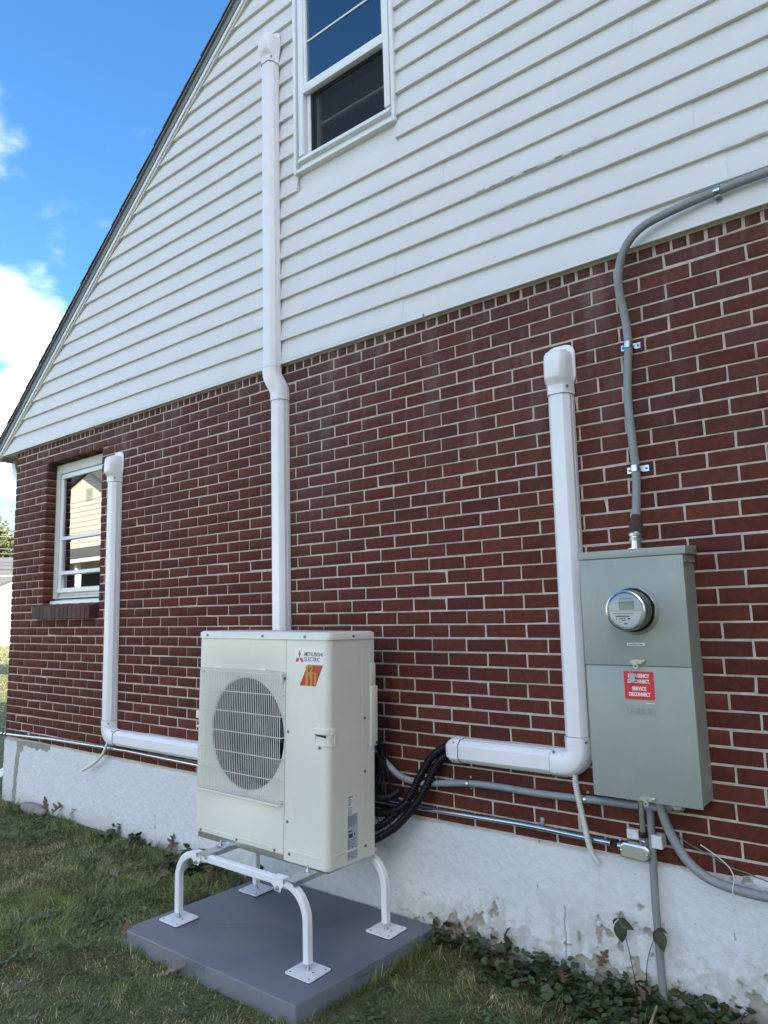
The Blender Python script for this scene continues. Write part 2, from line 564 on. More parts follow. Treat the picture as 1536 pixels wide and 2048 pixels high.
def add_siding_stain(m):
    """dark mildew along a few lap edges (a stain mask in world space)"""
    t = m.node_tree
    b = bsdf(m)
    src = b.inputs['Base Color'].links[0].from_socket
    geo = N(t, 'ShaderNodeNewGeometry')
    sp = N(t, 'ShaderNodeSeparateXYZ')
    LK(t, geo.outputs['Position'], sp.inputs[0])
    fz = MATH(t, 'FRACT', MATH(t, 'DIVIDE', MATH(t, 'SUBTRACT', sp.outputs[2], 2.575), 0.135))
    near = N(t, 'ShaderNodeMapRange')
    near.inputs['From Min'].default_value = 0.085
    near.inputs['From Max'].default_value = 0.0
    LK(t, fz, near.inputs[0])
    kk = MATH(t, 'FLOOR', MATH(t, 'DIVIDE', MATH(t, 'SUBTRACT', sp.outputs[2], 2.575), 0.135))
    tot = None
    for (k_, xa, xb, st_) in ((4, -1.32, -0.52, 1.0), (3, -1.25, -0.58, 0.50), (2, -1.45, -0.66, 0.38), (2, -0.10, 0.30, 0.6), (2, -4.72, -4.22, 0.8), (1, -2.95, -2.76, 0.6), (6, -3.4, -2.9, 0.35), (5, -1.95, -1.3, 0.35)):
        on = MATH(t, 'COMPARE', kk, float(k_), 0.1)
        ra = N(t, 'ShaderNodeMapRange')
        ra.inputs['From Min'].default_value = xa
        ra.inputs['From Max'].default_value = xa + 0.22
        LK(t, sp.outputs[0], ra.inputs[0])
        rb = N(t, 'ShaderNodeMapRange')
        rb.inputs['From Min'].default_value = xb
        rb.inputs['From Max'].default_value = xb - 0.22
        LK(t, sp.outputs[0], rb.inputs[0])
        v = MATH(t, 'MULTIPLY', MATH(t, 'MULTIPLY', ra.outputs[0], rb.outputs[0]), MATH(t, 'MULTIPLY', on, st_))
        tot = v if tot is None else MATH(t, 'MAXIMUM', tot, v)
    mp = N(t, 'ShaderNodeMapping')
    mp.inputs['Scale'].default_value = (0.28, 1.0, 1.6)
    LK(t, geo.outputs['Position'], mp.inputs['Vector'])
    n2 = N(t, 'ShaderNodeTexNoise', Scale=90.0, Detail=5.0)
    LK(t, mp.outputs[0], n2.inputs['Vector'])
    r2 = N(t, 'ShaderNodeMapRange')
    r2.inputs['From Min'].default_value = 0.42
    r2.inputs['From Max'].default_value = 0.56
    LK(t, n2.outputs[0], r2.inputs[0])
    f = MATH(t, 'MULTIPLY', MATH(t, 'MULTIPLY', near.outputs[0], tot), r2.outputs[0])
    f = MATH(t, 'MINIMUM', MATH(t, 'MULTIPLY', f, 1.5), 0.92)
    mm = N(t, 'ShaderNodeMix', data_type='RGBA')
    LK(t, f, mm.inputs['Factor'])
    LK(t, src, mm.inputs['A'])
    mm.inputs['B'].default_value = (0.07, 0.07, 0.06, 1)
    LK(t, mm.outputs['Result'], b.inputs['Base Color'])


add_siding_stain(M['siding'])

# ------------------------------------------------------------------ ground
GZ = -0.565
XL, XR = -6.24, 5.64            # brick wall ends
CP = 0.0677                      # course pitch
BP = 0.21208                     # brick pitch
BX0 = -0.44386
Z_S = 2.575                      # bottom of siding


def ground_material():
    m = material('lawn_ground', (0.06, 0.075, 0.03), 0.95)
    t = m.node_tree
    b = bsdf(m)
    geo = N(t, 'ShaderNodeNewGeometry')
    n1 = N(t, 'ShaderNodeTexNoise', Scale=1.3, Detail=5.0, Roughness=0.6)
    n2 = N(t, 'ShaderNodeTexNoise', Scale=45.0, Detail=6.0, Roughness=0.7)
    for n in (n1, n2):
        LK(t, geo.outputs['Position'], n.inputs['Vector'])
    r1 = N(t, 'ShaderNodeValToRGB')
    e = r1.color_ramp.elements
    e[0].position, e[0].color = 0.35, (0.085, 0.105, 0.032, 1)
    e[1].position, e[1].color = 0.68, (0.125, 0.115, 0.055, 1)
    LK(t, n1.outputs[0], r1.inputs[0])
    r2 = N(t, 'ShaderNodeMapRange')
    r2.inputs['From Min'].default_value = 0.3
    r2.inputs['From Max'].default_value = 0.7
    r2.inputs['To Min'].default_value = 0.45
    r2.inputs['To Max'].default_value = 1.5
    LK(t, n2.outputs[0], r2.inputs[0])
    s = N(t, 'ShaderNodeVectorMath', operation='SCALE')
    LK(t, r1.outputs[0], s.inputs[0])
    LK(t, r2.outputs[0], s.inputs['Scale'])
    LK(t, s.outputs[0], b.inputs['Base Color'])
    bp = N(t, 'ShaderNodeBump', Strength=0.8)
    bp.inputs['Distance'].default_value = 0.02
    LK(t, n2.outputs[0], bp.inputs['Height'])
    LK(t, bp.outputs[0], b.inputs['Normal'])
    return m


M['soil'] = ground_material()
g = MB()
g.poly([(-400, -400, GZ), (400, -400, GZ), (400, 400, GZ), (-400, 400, GZ)])
g.build('lawn', M['soil'], None, smooth=0, kind='structure')

# ------------------------------------------------------------------ the house
house = thing('brick_house', 'red brick house with white vinyl siding filling its gable and a white painted foundation', 'house', (XL, 0, GZ))
WX0, WX1, WZ0, WZ1 = -5.655, -4.757, 15 * CP, 35 * CP      # lower window opening (with the sill course)
REV = 0.105

wall = MB()
zt = Z_S + 0.06
for (a, b_, c_, d_) in ((XL + 0.012, WX0 - 0.006, 0.0, zt), (WX1 + 0.006, XR - 0.012, 0.0, zt), (WX0 - 0.006, WX1 + 0.006, 0.0, WZ0), (WX0 - 0.006, WX1 + 0.006, WZ1 + 0.012, zt)):
    wall.box(a, b_, 0.0034, 0.20, c_ - (0.02 if c_ == 0 else 0), d_)
brick_wall = wall.build('wall', M['mortar'], house, smooth=0)
side = MB()
side.box(XL + 0.012, XL + 0.2, 0.2, 9.5, 0.0, zt)
side.box(XR - 0.2, XR - 0.012, 0.2, 9.5, 0.0, zt)
side.box(XL + 0.2, XR - 0.2, 9.3, 9.5, 0.0, zt)
side.build('side_wall', M['brick'], house, smooth=0).color = (0.12, 0.045, 0.042, 1)

# ---- bricks: (x0, x1, z0, z1, depth)
J = 0.0084
bricks = []


def put_row(z0, z1, heads, k):
    """heads: sorted joint positions; clip the bricks to the wall and the opening"""
    if z1 > WZ0 + 0.01 and z0 < WZ1 - 0.01:
        heads = sorted([h for h in heads if abs(h - (WX0 + J / 2)) > 0.055 and abs(h - (WX1 - J / 2)) > 0.055] + [WX0 + J / 2, WX1 - J / 2])
    for a, b_ in zip(heads[:-1], heads[1:]):
        segs = [(a, b_)]
        if z1 > WZ0 + 0.01 and z0 < WZ1 - 0.01:
            new = []
            for s0, s1 in segs:
                if s1 <= WX0 + J or s0 >= WX1 - J:
                    new.append((s0, s1))
                    continue
                if s0 < WX0 - 0.03:
                    new.append((s0, WX0 + J / 2))
                if s1 > WX1 + 0.03:
                    new.append((WX1 - J / 2, s1))
            segs = new
        for s0, s1 in segs:
            if s1 - s0 < 0.03:
                continue
            deep = abs(s1 - WX0) < 0.02 or abs(s0 - WX1) < 0.02 or abs(s0 - XL) < 0.02 or (abs(z0 - WZ1) < 0.02 and WX0 - 0.2 < s0 < WX1)
            bricks.append((s0 + J * 0.54, s1 - J * 0.54, z0 + J / 2, z1 - J / 2, REV if deep else 0.05))


for k in range(37):                       # k = course from the top
    z1 = (37 - k) * CP
    z0 = z1 - CP
    row = k + 1
    par = 0.5 if row % 2 else 0.0
    heads = [XL - J / 2]
    n = math.ceil((XL - BX0) / BP - par)
    rr = random.Random(k)
    x = BX0 + BP * (n + par)
    if x - XL < 0.05:
        n += 1
    while True:
        x = BX0 + BP * (n + par)
        if x > XR - 0.05:
            break
        heads.append(x + rr.uniform(-0.006, 0.006))
        n += 1
    heads.append(XR + J / 2)
    put_row(z0 + rr.uniform(-0.0012, 0.0012), z1 + rr.uniform(-0.0012, 0.0012), heads, k)
hx = XL
rr = random.Random(99)
while hx < XR - 0.03:
    bricks.append((hx + 0.006, hx + 0.0645 + rr.uniform(-0.002, 0.002), 37 * CP + J / 2, Z_S + 0.03, 0.05))
    hx += 0.0707


def vnoise(x, y, s, seed=0):
    """cheap smooth value noise, numpy"""
    x = np.asarray(x, float) / s
    y = np.asarray(y, float) / s
    xi, yi = np.floor(x).astype(int), np.floor(y).astype(int)
    fx, fy = x - xi, y - yi
    fx, fy = fx * fx * (3 - 2 * fx), fy * fy * (3 - 2 * fy)

    def h(a, b):
        v = np.sin(a * 127.1 + b * 311.7 + seed * 74.7) * 43758.5453
        return v - np.floor(v)
    return (h(xi, yi) * (1 - fx) + h(xi + 1, yi) * fx) * (1 - fy) + (h(xi, yi + 1) * (1 - fx) + h(xi + 1, yi + 1) * fx) * fy


def fbm(x, y, s, seed=0, oct_=4):
    v, a, t = 0, 1.0, 0
    for i in range(oct_):
        v = v + a * vnoise(x, y, s / 2 ** i, seed + i * 13)
        t += a
        a *= 0.55
    return v / t


def brick_tint(xc, zc, r):
    """fired colour of one brick, greyer weathered bricks below the siding and by the long pipe"""
    base = np.array([0.096, 0.0245, 0.0165])
    k = r.choice([0, 0, 0, 1, 1, 2, 3])
    base = [base, np.array([0.103, 0.0265, 0.0170]), np.array([0.083, 0.0230, 0.0170]), np.array([0.112, 0.0310, 0.0195])][k]
    base = base * r.uniform(0.90, 1.10)
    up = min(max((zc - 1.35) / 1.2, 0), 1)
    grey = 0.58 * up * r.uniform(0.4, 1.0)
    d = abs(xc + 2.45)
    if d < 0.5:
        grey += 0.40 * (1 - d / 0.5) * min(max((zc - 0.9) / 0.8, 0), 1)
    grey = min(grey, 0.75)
    return base * (1 - grey) + np.array([0.105, 0.062, 0.059]) * grey


def brick_geo(x0, x1, z0, z1, dep, r, sz):
    j = lambda: r.uniform(-0.0012, 0.0012)
    y = r.uniform(-0.0025, 0.0015)
    c = 0.0024
    v = []
    cor = [(x0, z0), (x1, z0), (x1, z1), (x0, z1)]
    cor = [(a + j(), b + j()) for a, b in cor]
    sg = [(1, 1), (-1, 1), (-1, -1), (1, -1)]
    chip = [1.0 + (r.uniform(1.2, 3.2) if r.random() < 0.07 else r.uniform(-0.2, 0.3)) for _ in range(4)]
    for (a, b), (sx, sy), q_ in zip(cor, sg, chip):
        v.append((a + sx * c * q_, y, b + sy * c * q_))
    for (a, b), q_ in zip(cor, chip):
        v.append((a, y + c * (0.5 + 0.5 * q_), b))
    for a, b in cor:
        v.append((a, dep, b))
    f = [(0, 1, 2, 3)]
    for i in range(4):
        n = (i + 1) % 4
        f.append((4 + i, 4 + n, n, i))
        f.append((8 + i, 8 + n, 4 + n, 4 + i))
    return v, f


# the 300 bricks that show largest become parts, the rest one stuff part
def in_view(x, y, z):
    d = Vector((x, y, z)) - CAM
    w = d.dot(_F)
    if w <= 0.1:
        return False
    u_ = d.dot(_R2) / w * 1434.66
    v_ = d.dot(_U2) / w * 1434.66
    return abs(u_) < 775 and abs(v_) < 1030


def hidden(x, z):
    return (-0.735 < x < -0.31 and 0.3 < z < 1.2) or (-2.9 < x < -2.1 and z < 0.75)


def size_key(b):
    xc, zc = (b[0] + b[1]) / 2, (b[2] + b[3]) / 2
    if not in_view(xc, 0, zc) or hidden(xc, zc):
        return 0
    d = Vector((xc, 0, zc)) - CAM
    return (b[1] - b[0]) * (b[3] - b[2]) * abs(d.y) / d.length ** 3


order = sorted(range(len(bricks)), key=lambda i: -size_key(bricks[i]))
single = set(order[:300])
SV, SF, ST = [], [], []
rr = random.Random(5)
wo = org(brick_wall)
for i, b in enumerate(bricks):
    v, f = brick_geo(*b, rr, 0)
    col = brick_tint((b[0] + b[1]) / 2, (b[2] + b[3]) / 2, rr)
    if i in single:
        me = bpy.data.meshes.new('brick')
        me.from_pydata([(p[0] - wo.x, p[1] - wo.y, p[2] - wo.z) for p in v], [], f)
        o = link_mesh('brick', me, M['brick'], brick_wall, s=wo)
        o.color = (*col, 1)
    else:
        n0 = len(SV)
        SV += [(p[0] - wo.x, p[1] - wo.y, p[2] - wo.z) for p in v]
        SF += [tuple(q + n0 for q in ff) for ff in f]
        ST += [col] * len(v)
link_mesh('brickwork', np_mesh('brickwork', SV, SF, np.array(ST)), M['brick_attr'], brick_wall, kind='stuff')

# ---- rowlock brick sill under the lower window
sill = MB().box(WX0 - 0.085, WX0 + 0.836, 0.004, 0.10, WZ0 + 0.002, WZ0 + 0.108).build('brick_sill', M['mortar'], house, smooth=0)
nb = 14
for i in range(nb):
    a = WX0 - 0.088 + i * 0.0668
    s = MB()
    dz = rr.uniform(-0.002, 0.002)
    s.extrude([(a, -0.046, WZ0 + 0.003 + dz), (a, -0.046, WZ0 + 0.104 + dz), (a, 0.095, WZ0 + 0.138 + dz), (a, 0.095, WZ0 + 0.003)], (0.0595, 0, 0), 0.003, 1)
    o = s.build('brick', M['brick'], sill, smooth=0)
    gcol = rr.uniform(0.75, 1.15)
    k = i / nb
    o.color = (0.105 * gcol + 0.02 * k, (0.074 - 0.022 * k) * gcol, (0.066 - 0.02 * k) * gcol, 1)

# ---- foundation: a displaced stucco face with peeled patches
def foundation():
    nx, nz_ = 1400, 130
    xs = np.concatenate([np.linspace(XL - 0.004, -2.2, 520, endpoint=False), np.linspace(-2.2, 0.4, 700, endpoint=False), np.linspace(0.4, XR, 180)])
    ts = np.linspace(0, 1, nz_)
    X, T = np.meshgrid(xs, ts)
    topz = -0.002 + (fbm(xs, xs * 0, 0.16, 3) - 0.5) * 0.022 + (fbm(xs, xs * 0, 0.02, 9) - 0.5) * 0.006
    topz = topz - np.clip((-5.3 - xs) / 0.9, 0, 1) * 0.012
    topz = topz + 0.03 * np.clip((xs + 0.30) / 0.12, 0, 1)
    Z = (GZ - 0.10) + T * (topz[None, :] - (GZ - 0.10))
    Y = np.full_like(X, -0.006)
    # stipple and trowel waves
    Y += (fbm(X, Z, 0.020, 21, 3) - 0.5) * 0.0042 + (fbm(X, Z, 0.35, 5, 3) - 0.5) * 0.007
    Y += (fbm(X, Z, 0.012, 71, 2) - 0.5) * 0.002
    h = Z - GZ
    right = np.clip((X + 2.0) / 0.6, 0, 1)
    peel_n = 0.55 * fbm(X, Z, 0.22, 40, 4) + 0.45 * fbm(X, Z, 0.045, 44, 4)
    thr = 0.785 - 0.10 * right - (0.08 + 0.14 * right) * np.clip(1 - h / 0.42, 0, 1) - 0.05 * np.clip(1 - h / 0.15, 0, 1)
    peel = np.clip((peel_n - thr) / 0.008, 0, 1)
    rim = np.clip(1 - np.abs(peel_n - thr + 0.012) / 0.014, 0, 1) * (thr < 0.75)
    Y -= rim * 0.003
    # bare cement band by the far corner
    edge = -5.985 - 0.05 * np.clip((-Z - 0.08) / 0.4, 0, 1) + (fbm(Z * 3, X * 0, 0.2, 8) - 0.5) * 0.03
    wdt = 0.036 + (fbm(Z, X * 0, 0.05, 18) - 0.5) * 0.02
    band = (np.abs(X - edge) < wdt)
    band |= (Z > -0.052 + (fbm(X, Z * 0, 0.05, 28) - 0.5) * 0.05) & (X > -6.0) & (X < -5.43)
    band |= ((X - edge - 0.05) ** 2 + (Z + 0.07) ** 2 < 0.0016)
    band = band.astype(float)
    crack = np.exp(-((X + 0.957 + 0.035 * (fbm(Z, X * 0, 0.09, 77) - 0.5)) / 0.0022) ** 2) * (Z < -0.25)
    Y += peel * 0.006 + band * 0.004 + crack * 0.006
    pits = (vnoise(X, Z, 0.02, 61) > 0.985).astype(float)
    Y += pits * 0.003
    white = np.array([0.67, 0.67, 0.68])
    C_ = np.tile(white, (nz_, nx, 1))
    stain = np.clip((0.5 * fbm(X, Z, 0.16, 90, 4) + 0.5 * fbm(X, Z, 0.03, 93, 4) - 0.45 + 0.12 * np.clip(1 - h / 0.22, 0, 1)) / 0.13, 0, 1) * np.clip(1.25 - h / 0.33, 0, 1) * (0.22 + 0.78 * right)
    stain = np.maximum(stain, 0.8 * np.clip((fbm(X * 3, Z * 0.6, 0.25, 97, 4) - 0.60) / 0.1, 0, 1) * np.clip(1 - h / 0.5, 0, 1) * right)
    low = np.clip(1 - h / 0.16, 0, 1)
    warm = np.clip((fbm(X, Z, 0.3, 33, 3) - 0.45) * 3, 0, 1) * np.clip(1 - h / 0.5, 0, 1) * 0.30
    for f_, c_ in ((warm, (0.50, 0.47, 0.42)), (stain * 0.70, (0.37, 0.35, 0.30)), (low * 0.45, (0.33, 0.31, 0.25)), (np.clip((peel_n - thr + 0.055) / 0.055, 0, 1) * 0.4 * (thr < 0.72), (0.43, 0.41, 0.36)), (peel * 0.85, np.array((0.33, 0.295, 0.23)) * (0.7 + 0.6 * fbm(X, Z, 0.04, 101, 3))[..., None]), (rim * 0.35, (0.50, 0.50, 0.49)), (band, (0.30, 0.29, 0.255)),
                   (crack * 0.8, (0.1, 0.1, 0.1)), (pits * 0.8, (0.2, 0.2, 0.2)),
                   (np.clip((Z - topz[None, :] + 0.014) / 0.012, 0, 1) * 0.55, (0.33, 0.27, 0.19))):
        C_ = C_ * (1 - f_[..., None]) + np.array(c_) * f_[..., None]
    V = np.stack([X, Y, Z], -1).reshape(-1, 3)
    T_ = C_.reshape(-1, 3)
    idx = np.arange(nx * nz_).reshape(nz_, nx)
    F = np.stack([idx[:-1, :-1], idx[:-1, 1:], idx[1:, 1:], idx[1:, :-1]], -1).reshape(-1, 4)
    # top edge back into the wall
    v0 = len(V)
    back = np.stack([xs, np.full(nx, 0.16), topz], -1)
    V = np.concatenate([V, back])
    T_ = np.concatenate([T_, T_[-nx:]])
    b2 = np.arange(v0, v0 + nx)
    F = np.concatenate([F, np.stack([idx[-1, :-1], idx[-1, 1:], b2[1:], b2[:-1]], -1)])
    # left end wall
    v1 = len(V)
    endv = np.stack([np.full(nz_, XL - 0.004), np.full(nz_, 9.5), Z[:, 0]], -1)
    V = np.concatenate([V, endv])
    T_ = np.concatenate([T_, T_[idx[:, 0]]])
    e2 = np.arange(v1, v1 + nz_)
    F = np.concatenate([F, np.stack([e2[:-1], idx[:-1, 0], idx[1:, 0], e2[1:]], -1)])
    V = V - np.array(org(house))
    return np_mesh('foundation', V, F, T_, smooth=True)


M['stucco'] = material('painted_stucco', (0.6, 0.6, 0.62), 0.85, attr='tint', var=0.05, vscale=25, bump=0.6, bscale=170, spec=0.25, dist=0.004)
link_mesh('foundation', foundation(), M['stucco'], house)

# ---- gable siding boards
SL = 0.775


def rake_x(z):
    return (z - 4.27) / SL - 4.428


APX = -0.3
APZ = 4.27 + SL * (APX + 4.428)
UX0, UX1, UZ0, UZ1 = -2.505, -1.700, 3.757, 5.06
gable_back = MB()
gable_back.extrude([(rake_x(Z_S), -0.008, Z_S + 0.01), (2 * APX - rake_x(Z_S), -0.008, Z_S + 0.01), (2 * APX - rake_x(UZ0), -0.008, UZ0 + 0.05), (rake_x(UZ0), -0.008, UZ0 + 0.05)], (0, 0.1, 0))
gable_back.extrude([(rake_x(UZ0) + 0.04, -0.008, UZ0 + 0.05), (UX0 + 0.06, -0.008, UZ0 + 0.05), (UX0 + 0.06, -0.008, UZ1 - 0.05), (rake_x(UZ1) + 0.04, -0.008, UZ1 - 0.05)], (0, 0.1, 0))
gable_back.extrude([(UX1 - 0.06, -0.008, UZ0 + 0.05), (2 * APX - rake_x(UZ0) - 0.04, -0.008, UZ0 + 0.05), (2 * APX - rake_x(UZ1) - 0.04, -0.008, UZ1 - 0.05), (UX1 - 0.06, -0.008, UZ1 - 0.05)], (0, 0.1, 0))
gable_back.extrude([(rake_x(UZ1) + 0.04, -0.008, UZ1 - 0.05), (2 * APX - rake_x(UZ1) - 0.04, -0.008, UZ1 - 0.05), (APX, -0.008, APZ - 0.05)], (0, 0.1, 0))
gable = gable_back.build('gable_wall', M['siding'], house, smooth=0)

LP = 0.135
k = 0
seam_r = random.Random(21)
while True:
    z0 = Z_S + k * LP
    z1 = z0 + LP
    if z1 > APZ - 0.10:
        break
    xl0, xl1 = rake_x(z0) + 0.10, rake_x(z1) + 0.10
    xr0, xr1 = 2 * APX - xl0, 2 * APX - xl1
    cuts = []
    x = xl0 + seam_r.uniform(1.2, 3.4)
    while x < xr1 - 0.6:
        if not (UX0 - 0.3 < x < UX1 + 0.3 and z1 > UZ0 - 0.05):
            cuts.append(x)
        x += seam_r.uniform(2.7, 3.5)
    ends = []
    prev0, prev1 = xl0, xl1
    for cxx in cuts:
        ends.append((prev0, prev1, cxx, cxx))
        prev0 = prev1 = cxx
    ends.append((prev0, prev1, xr0, xr1))
    for si, (a0, a1, b0, b1) in enumerate(ends):
        segs = [(a0, a1, b0, b1)]
        zlo, zhi = z0, z1
        if z1 > UZ0 and z0 < UZ1 and a0 < UX0 and b0 > UX1:
            segs = [(a0, a1, UX0 + 0.012, UX0 + 0.012), (UX1 - 0.012, UX1 - 0.012, b0, b1)]
        for (p0, p1, q0, q1) in segs:
            off = -0.0022 * (si % 2)
            s = MB()
            yb = -0.038 if k == 0 else -0.0375
            prof = [(yb + off, zlo), (yb + off - 0.001, zlo + 0.004), (-0.0165 + off, zhi + 0.0), (-0.012, zhi), (-0.010, zlo)]
            va = []
            for (yy, zz_) in prof:
                tt = (zz_ - zlo) / (zhi - zlo)
                va.append(((p0 + (p1 - p0) * tt, yy, zz_), (q0 + (q1 - q0) * tt, yy, zz_)))
            L_ = [s.bm.verts.new(a) for a, _ in va]
            R_ = [s.bm.verts.new(b_) for _, b_ in va]
            n = len(L_)
            s.bm.faces.new(L_)
            s.bm.faces.new(R_[::-1])
            for i in range(n):
                s.bm.faces.new((L_[(i + 1) % n], L_[i], R_[i], R_[(i + 1) % n]))
            s.build('siding_board', M['siding'], gable, smooth=25)
    k += 1

# starter strip and underside where the siding hangs over the brick
st = MB()
st.box(-6.50, -3.2, -0.041, -0.006, Z_S - 0.018, Z_S - 0.001, 0.002, 1)
st.box(-3.2, -1.565, -0.0415, -0.006, Z_S - 0.0185, Z_S - 0.001, 0.002, 1)
st.box(-1.555, 5.9, -0.041, -0.006, Z_S - 0.018, Z_S - 0.001, 0.002, 1)
st.build('starter_strip', M['siding'], gable)
st = MB()
st.box(-6.45, 5.9, -0.006, 0.006, Z_S - 0.022, Z_S - 0.002)
st.build('flashing', M['trim_old'], gable, smooth=0)

# rake trim, roof and shingles on both slopes
nrm = Vector((-SL, 0, 1)).normalized()
dirv = Vector((1, 0, SL)).normalized()
base = Vector((-6.62, 0, 4.27 + SL * (-6.62 + 4.428)))
apex = Vector((APX, 0, APZ))
length = (apex - base).length
roof = None


def slab(mb, s0, s1, n0, n1, y0, y1, mirror=False, bev=0.0):
    pts = []
    for (s, n) in ((s0, n0), (s1, n0), (s1, n1), (s0, n1)):
        p = base + dirv * s + nrm * n
        if mirror:
            p = Vector((2 * APX - p.x, p.y, p.z))
        pts.append(Vector((p.x, y0, p.z)))
    mb.extrude(pts, (0, y1 - y0, 0), bev, 1)


rf = MB()
for mir in (False, True):
    slab(rf, 0, length + 0.02, -0.055, -0.012, -0.05, 9.9, mir)
roof = rf.build('roof', M['soffit'], house, smooth=0)
for mir in (False, True):
    m_ = MB()
    slab(m_, -0.02, length, -0.020, -0.010, -0.078, 9.9, mir)
    m_.build('drip_edge', M['fascia'], roof, smooth=0)
    m_ = MB()
    slab(m_, 0.0, length - 0.01, -0.070, -0.0205, -0.062, -0.0505, mir, 0.002)
    m_.build('rake_fascia', M['fascia'], roof)
    m_ = MB()
    slab(m_, 0.05, length - 0.02, -0.098, -0.0705, -0.055, -0.010, mir, 0.003)
    m_.build('rake_trim', M['trim'], roof)
    m_ = MB()
    slab(m_, 0.09, length - 0.03, -0.116, -0.0985, -0.044, -0.012, mir, 0.002)
    m_.build('channel_trim', M['trim_old'], roof)
    ns = int(length / 0.145)
    for i in range(ns):
        s0 = i * length / ns
        m_ = MB()
        jit = random.uniform(-0.003, 0.003)
        pts = []
        for (s, n) in ((s0 - 0.012, 0.004), (s0 + length / ns + 0.05, -0.007), (s0 + length / ns + 0.05, -0.002), (s0 - 0.012, 0.010)):
            p = base + dirv * s + nrm * n
            if mir:
                p = Vector((2 * APX - p.x, p.y, p.z))
            pts.append(Vector((p.x, -0.086 + jit, p.z)))
        m_.extrude(pts, (0, 9.98, 0))
        m_.build('shingle', M['shingle'], roof, smooth=0)

# boxed eave, gutter and downspout elbow at the far corner
ev = MB()
ev.box(-6.53, XL, -0.036, 9.6, Z_S - 0.012, Z_S + 0.004)
ev.extrude([(-6.535, -0.036, Z_S - 0.012), (-6.51, -0.036, Z_S - 0.012), (-6.51, -0.036, Z_S + 0.10), (-6.535, -0.036, Z_S + 0.085)], (0, 9.6, 0))
ev.build('eave_soffit', M['trim_old'], house, smooth=0)
gt = MB()
gt.extrude([(-6.545, -0.02, Z_S + 0.10), (-6.545, -0.02, Z_S + 0.0), (-6.60, -0.02, Z_S + 0.0), (-6.655, -0.02, Z_S + 0.06), (-6.66, -0.02, Z_S + 0.10), (-6.64, -0.02, Z_S + 0.10), (-6.64, -0.02, Z_S + 0.065), (-6.6, -0.02, Z_S + 0.015), (-6.56, -0.02, Z_S + 0.015), (-6.56, -0.02, Z_S + 0.1)], (0, 9.8, 0))
gt.build('gutter', M['trim'], house, smooth=0)
ds = MB()
pr = [(-0.035, -0.03), (0.035, -0.03), (0.035, 0.03), (-0.035, 0.03)]
ds.sweep([(-6.56, 0.14, Z_S - 0.005), (-6.56, 0.14, 2.50), (-6.535, 0.14, 2.44), (-6.47, 0.14, 2.37), (-6.36, 0.14, 2.29), (-6.30, 0.14, 2.23), (-6.285, 0.14, 2.15), (-6.285, 0.14, -0.22), (-6.30, 0.12, -0.29), (-6.40, 0.02, -0.36), (-6.62, -0.18, -0.44)], pr)
ds.build('downspout', M['trim'], house, smooth=30)

# ---- upper window
uw = MB()
uw.box(UX0, UX0 + 0.022, -0.052, -0.004, UZ0, UZ1 - 0.0005, 0.004, 2)
uw.box(UX1 - 0.022, UX1, -0.052, -0.004, UZ0, UZ1 - 0.0005, 0.004, 2)
uw.box(UX0 - 0.001, UX1 + 0.001, -0.050, -0.004, UZ1, UZ1 + 0.03, 0.004, 2)
uw.box(UX0 + 0.023, UX1 - 0.023, -0.050, -0.004, UZ0 + 0.004, UZ0 + 0.024, 0.004, 2)
uwin = uw.build('window', M['trim'], house)
fr = MB()
ax0, ax1 = UX0 + 0.040, UX1 - 0.034
fr.box(UX0 + 0.0235, ax0 - 0.0005, -0.018, 0.05, UZ0 + 0.025, UZ1 - 0.002)
fr.box(ax1 + 0.0005, UX1 - 0.0235, -0.018, 0.05, UZ0 + 0.025, UZ1 - 0.002)
fr.box(ax0, ax1, -0.026, 0.05, UZ0 + 0.025, UZ0 + 0.062)
fr.build('nailing_flange', M['trim'], uwin, smooth=0)
fr = MB()
b0 = UZ0 + 0.064
fr.box(ax0, ax0 + 0.042, -0.045, 0.06, b0 + 0.05, UZ1 - 0.06, 0.004, 2)
fr.box(ax1 - 0.042, ax1, -0.045, 0.06, b0 + 0.05, UZ1 - 0.06, 0.004, 2)
fr.extrude([(ax0, -0.058, b0), (ax0, -0.058, b0 + 0.012), (ax0, -0.030, b0 + 0.0495), (ax0, 0.06, b0 + 0.0495), (ax0, 0.06, b0)], (ax1 - ax0, 0, 0), 0.003, 1)
fr.box(ax0, ax1, -0.045, 0.06, UZ1 - 0.0595, UZ1 - 0.004, 0.004, 2)
fr.build('frame', M['trim'], uwin)
ix0, ix1 = ax0 + 0.0425, ax1 - 0.0425
MR = 4.285                     # underside of meeting rail
up = MB()
up.box(ix0 - 0.014, ix1 + 0.01, -0.044, -0.002, MR, MR + 0.060, 0.004, 2)
up.box(ix0, ix0 + 0.020, -0.036, -0.002, MR + 0.0605, UZ1 - 0.062, 0.003, 1)
up.box(ix1 - 0.012, ix1, -0.036, -0.002, MR + 0.0605, UZ1 - 0.062, 0.003, 1)
up.box(ix0 + 0.0205, ix1 - 0.0125, -0.036, -0.002, UZ1 - 0.095, UZ1 - 0.062, 0.003, 1)
up.build('upper_sash', M['trim'], uwin)
mu = MB().box(ix0 + 0.02, ix1 - 0.012, -0.0265, -0.0205, 4.642, 4.655, 0.002, 1)
mu.build('muntin', M['trim'], uwin)
MB().box(ix0 + 0.018, ix1 - 0.010, -0.020, -0.016, MR + 0.055, UZ1 - 0.09).build('pane', M['upper_glass'], uwin, smooth=0)
lo = MB()
lo.box(ix0 + 0.002, ix0 + 0.032, -0.012, 0.012, b0 + 0.05, MR - 0.001, 0.003, 1)
lo.box(ix1 - 0.006, ix1, -0.012, 0.012, b0 + 0.05, MR - 0.001, 0.002, 1)
lo.build('screen_track', M['trim'], uwin)
scr = MB()
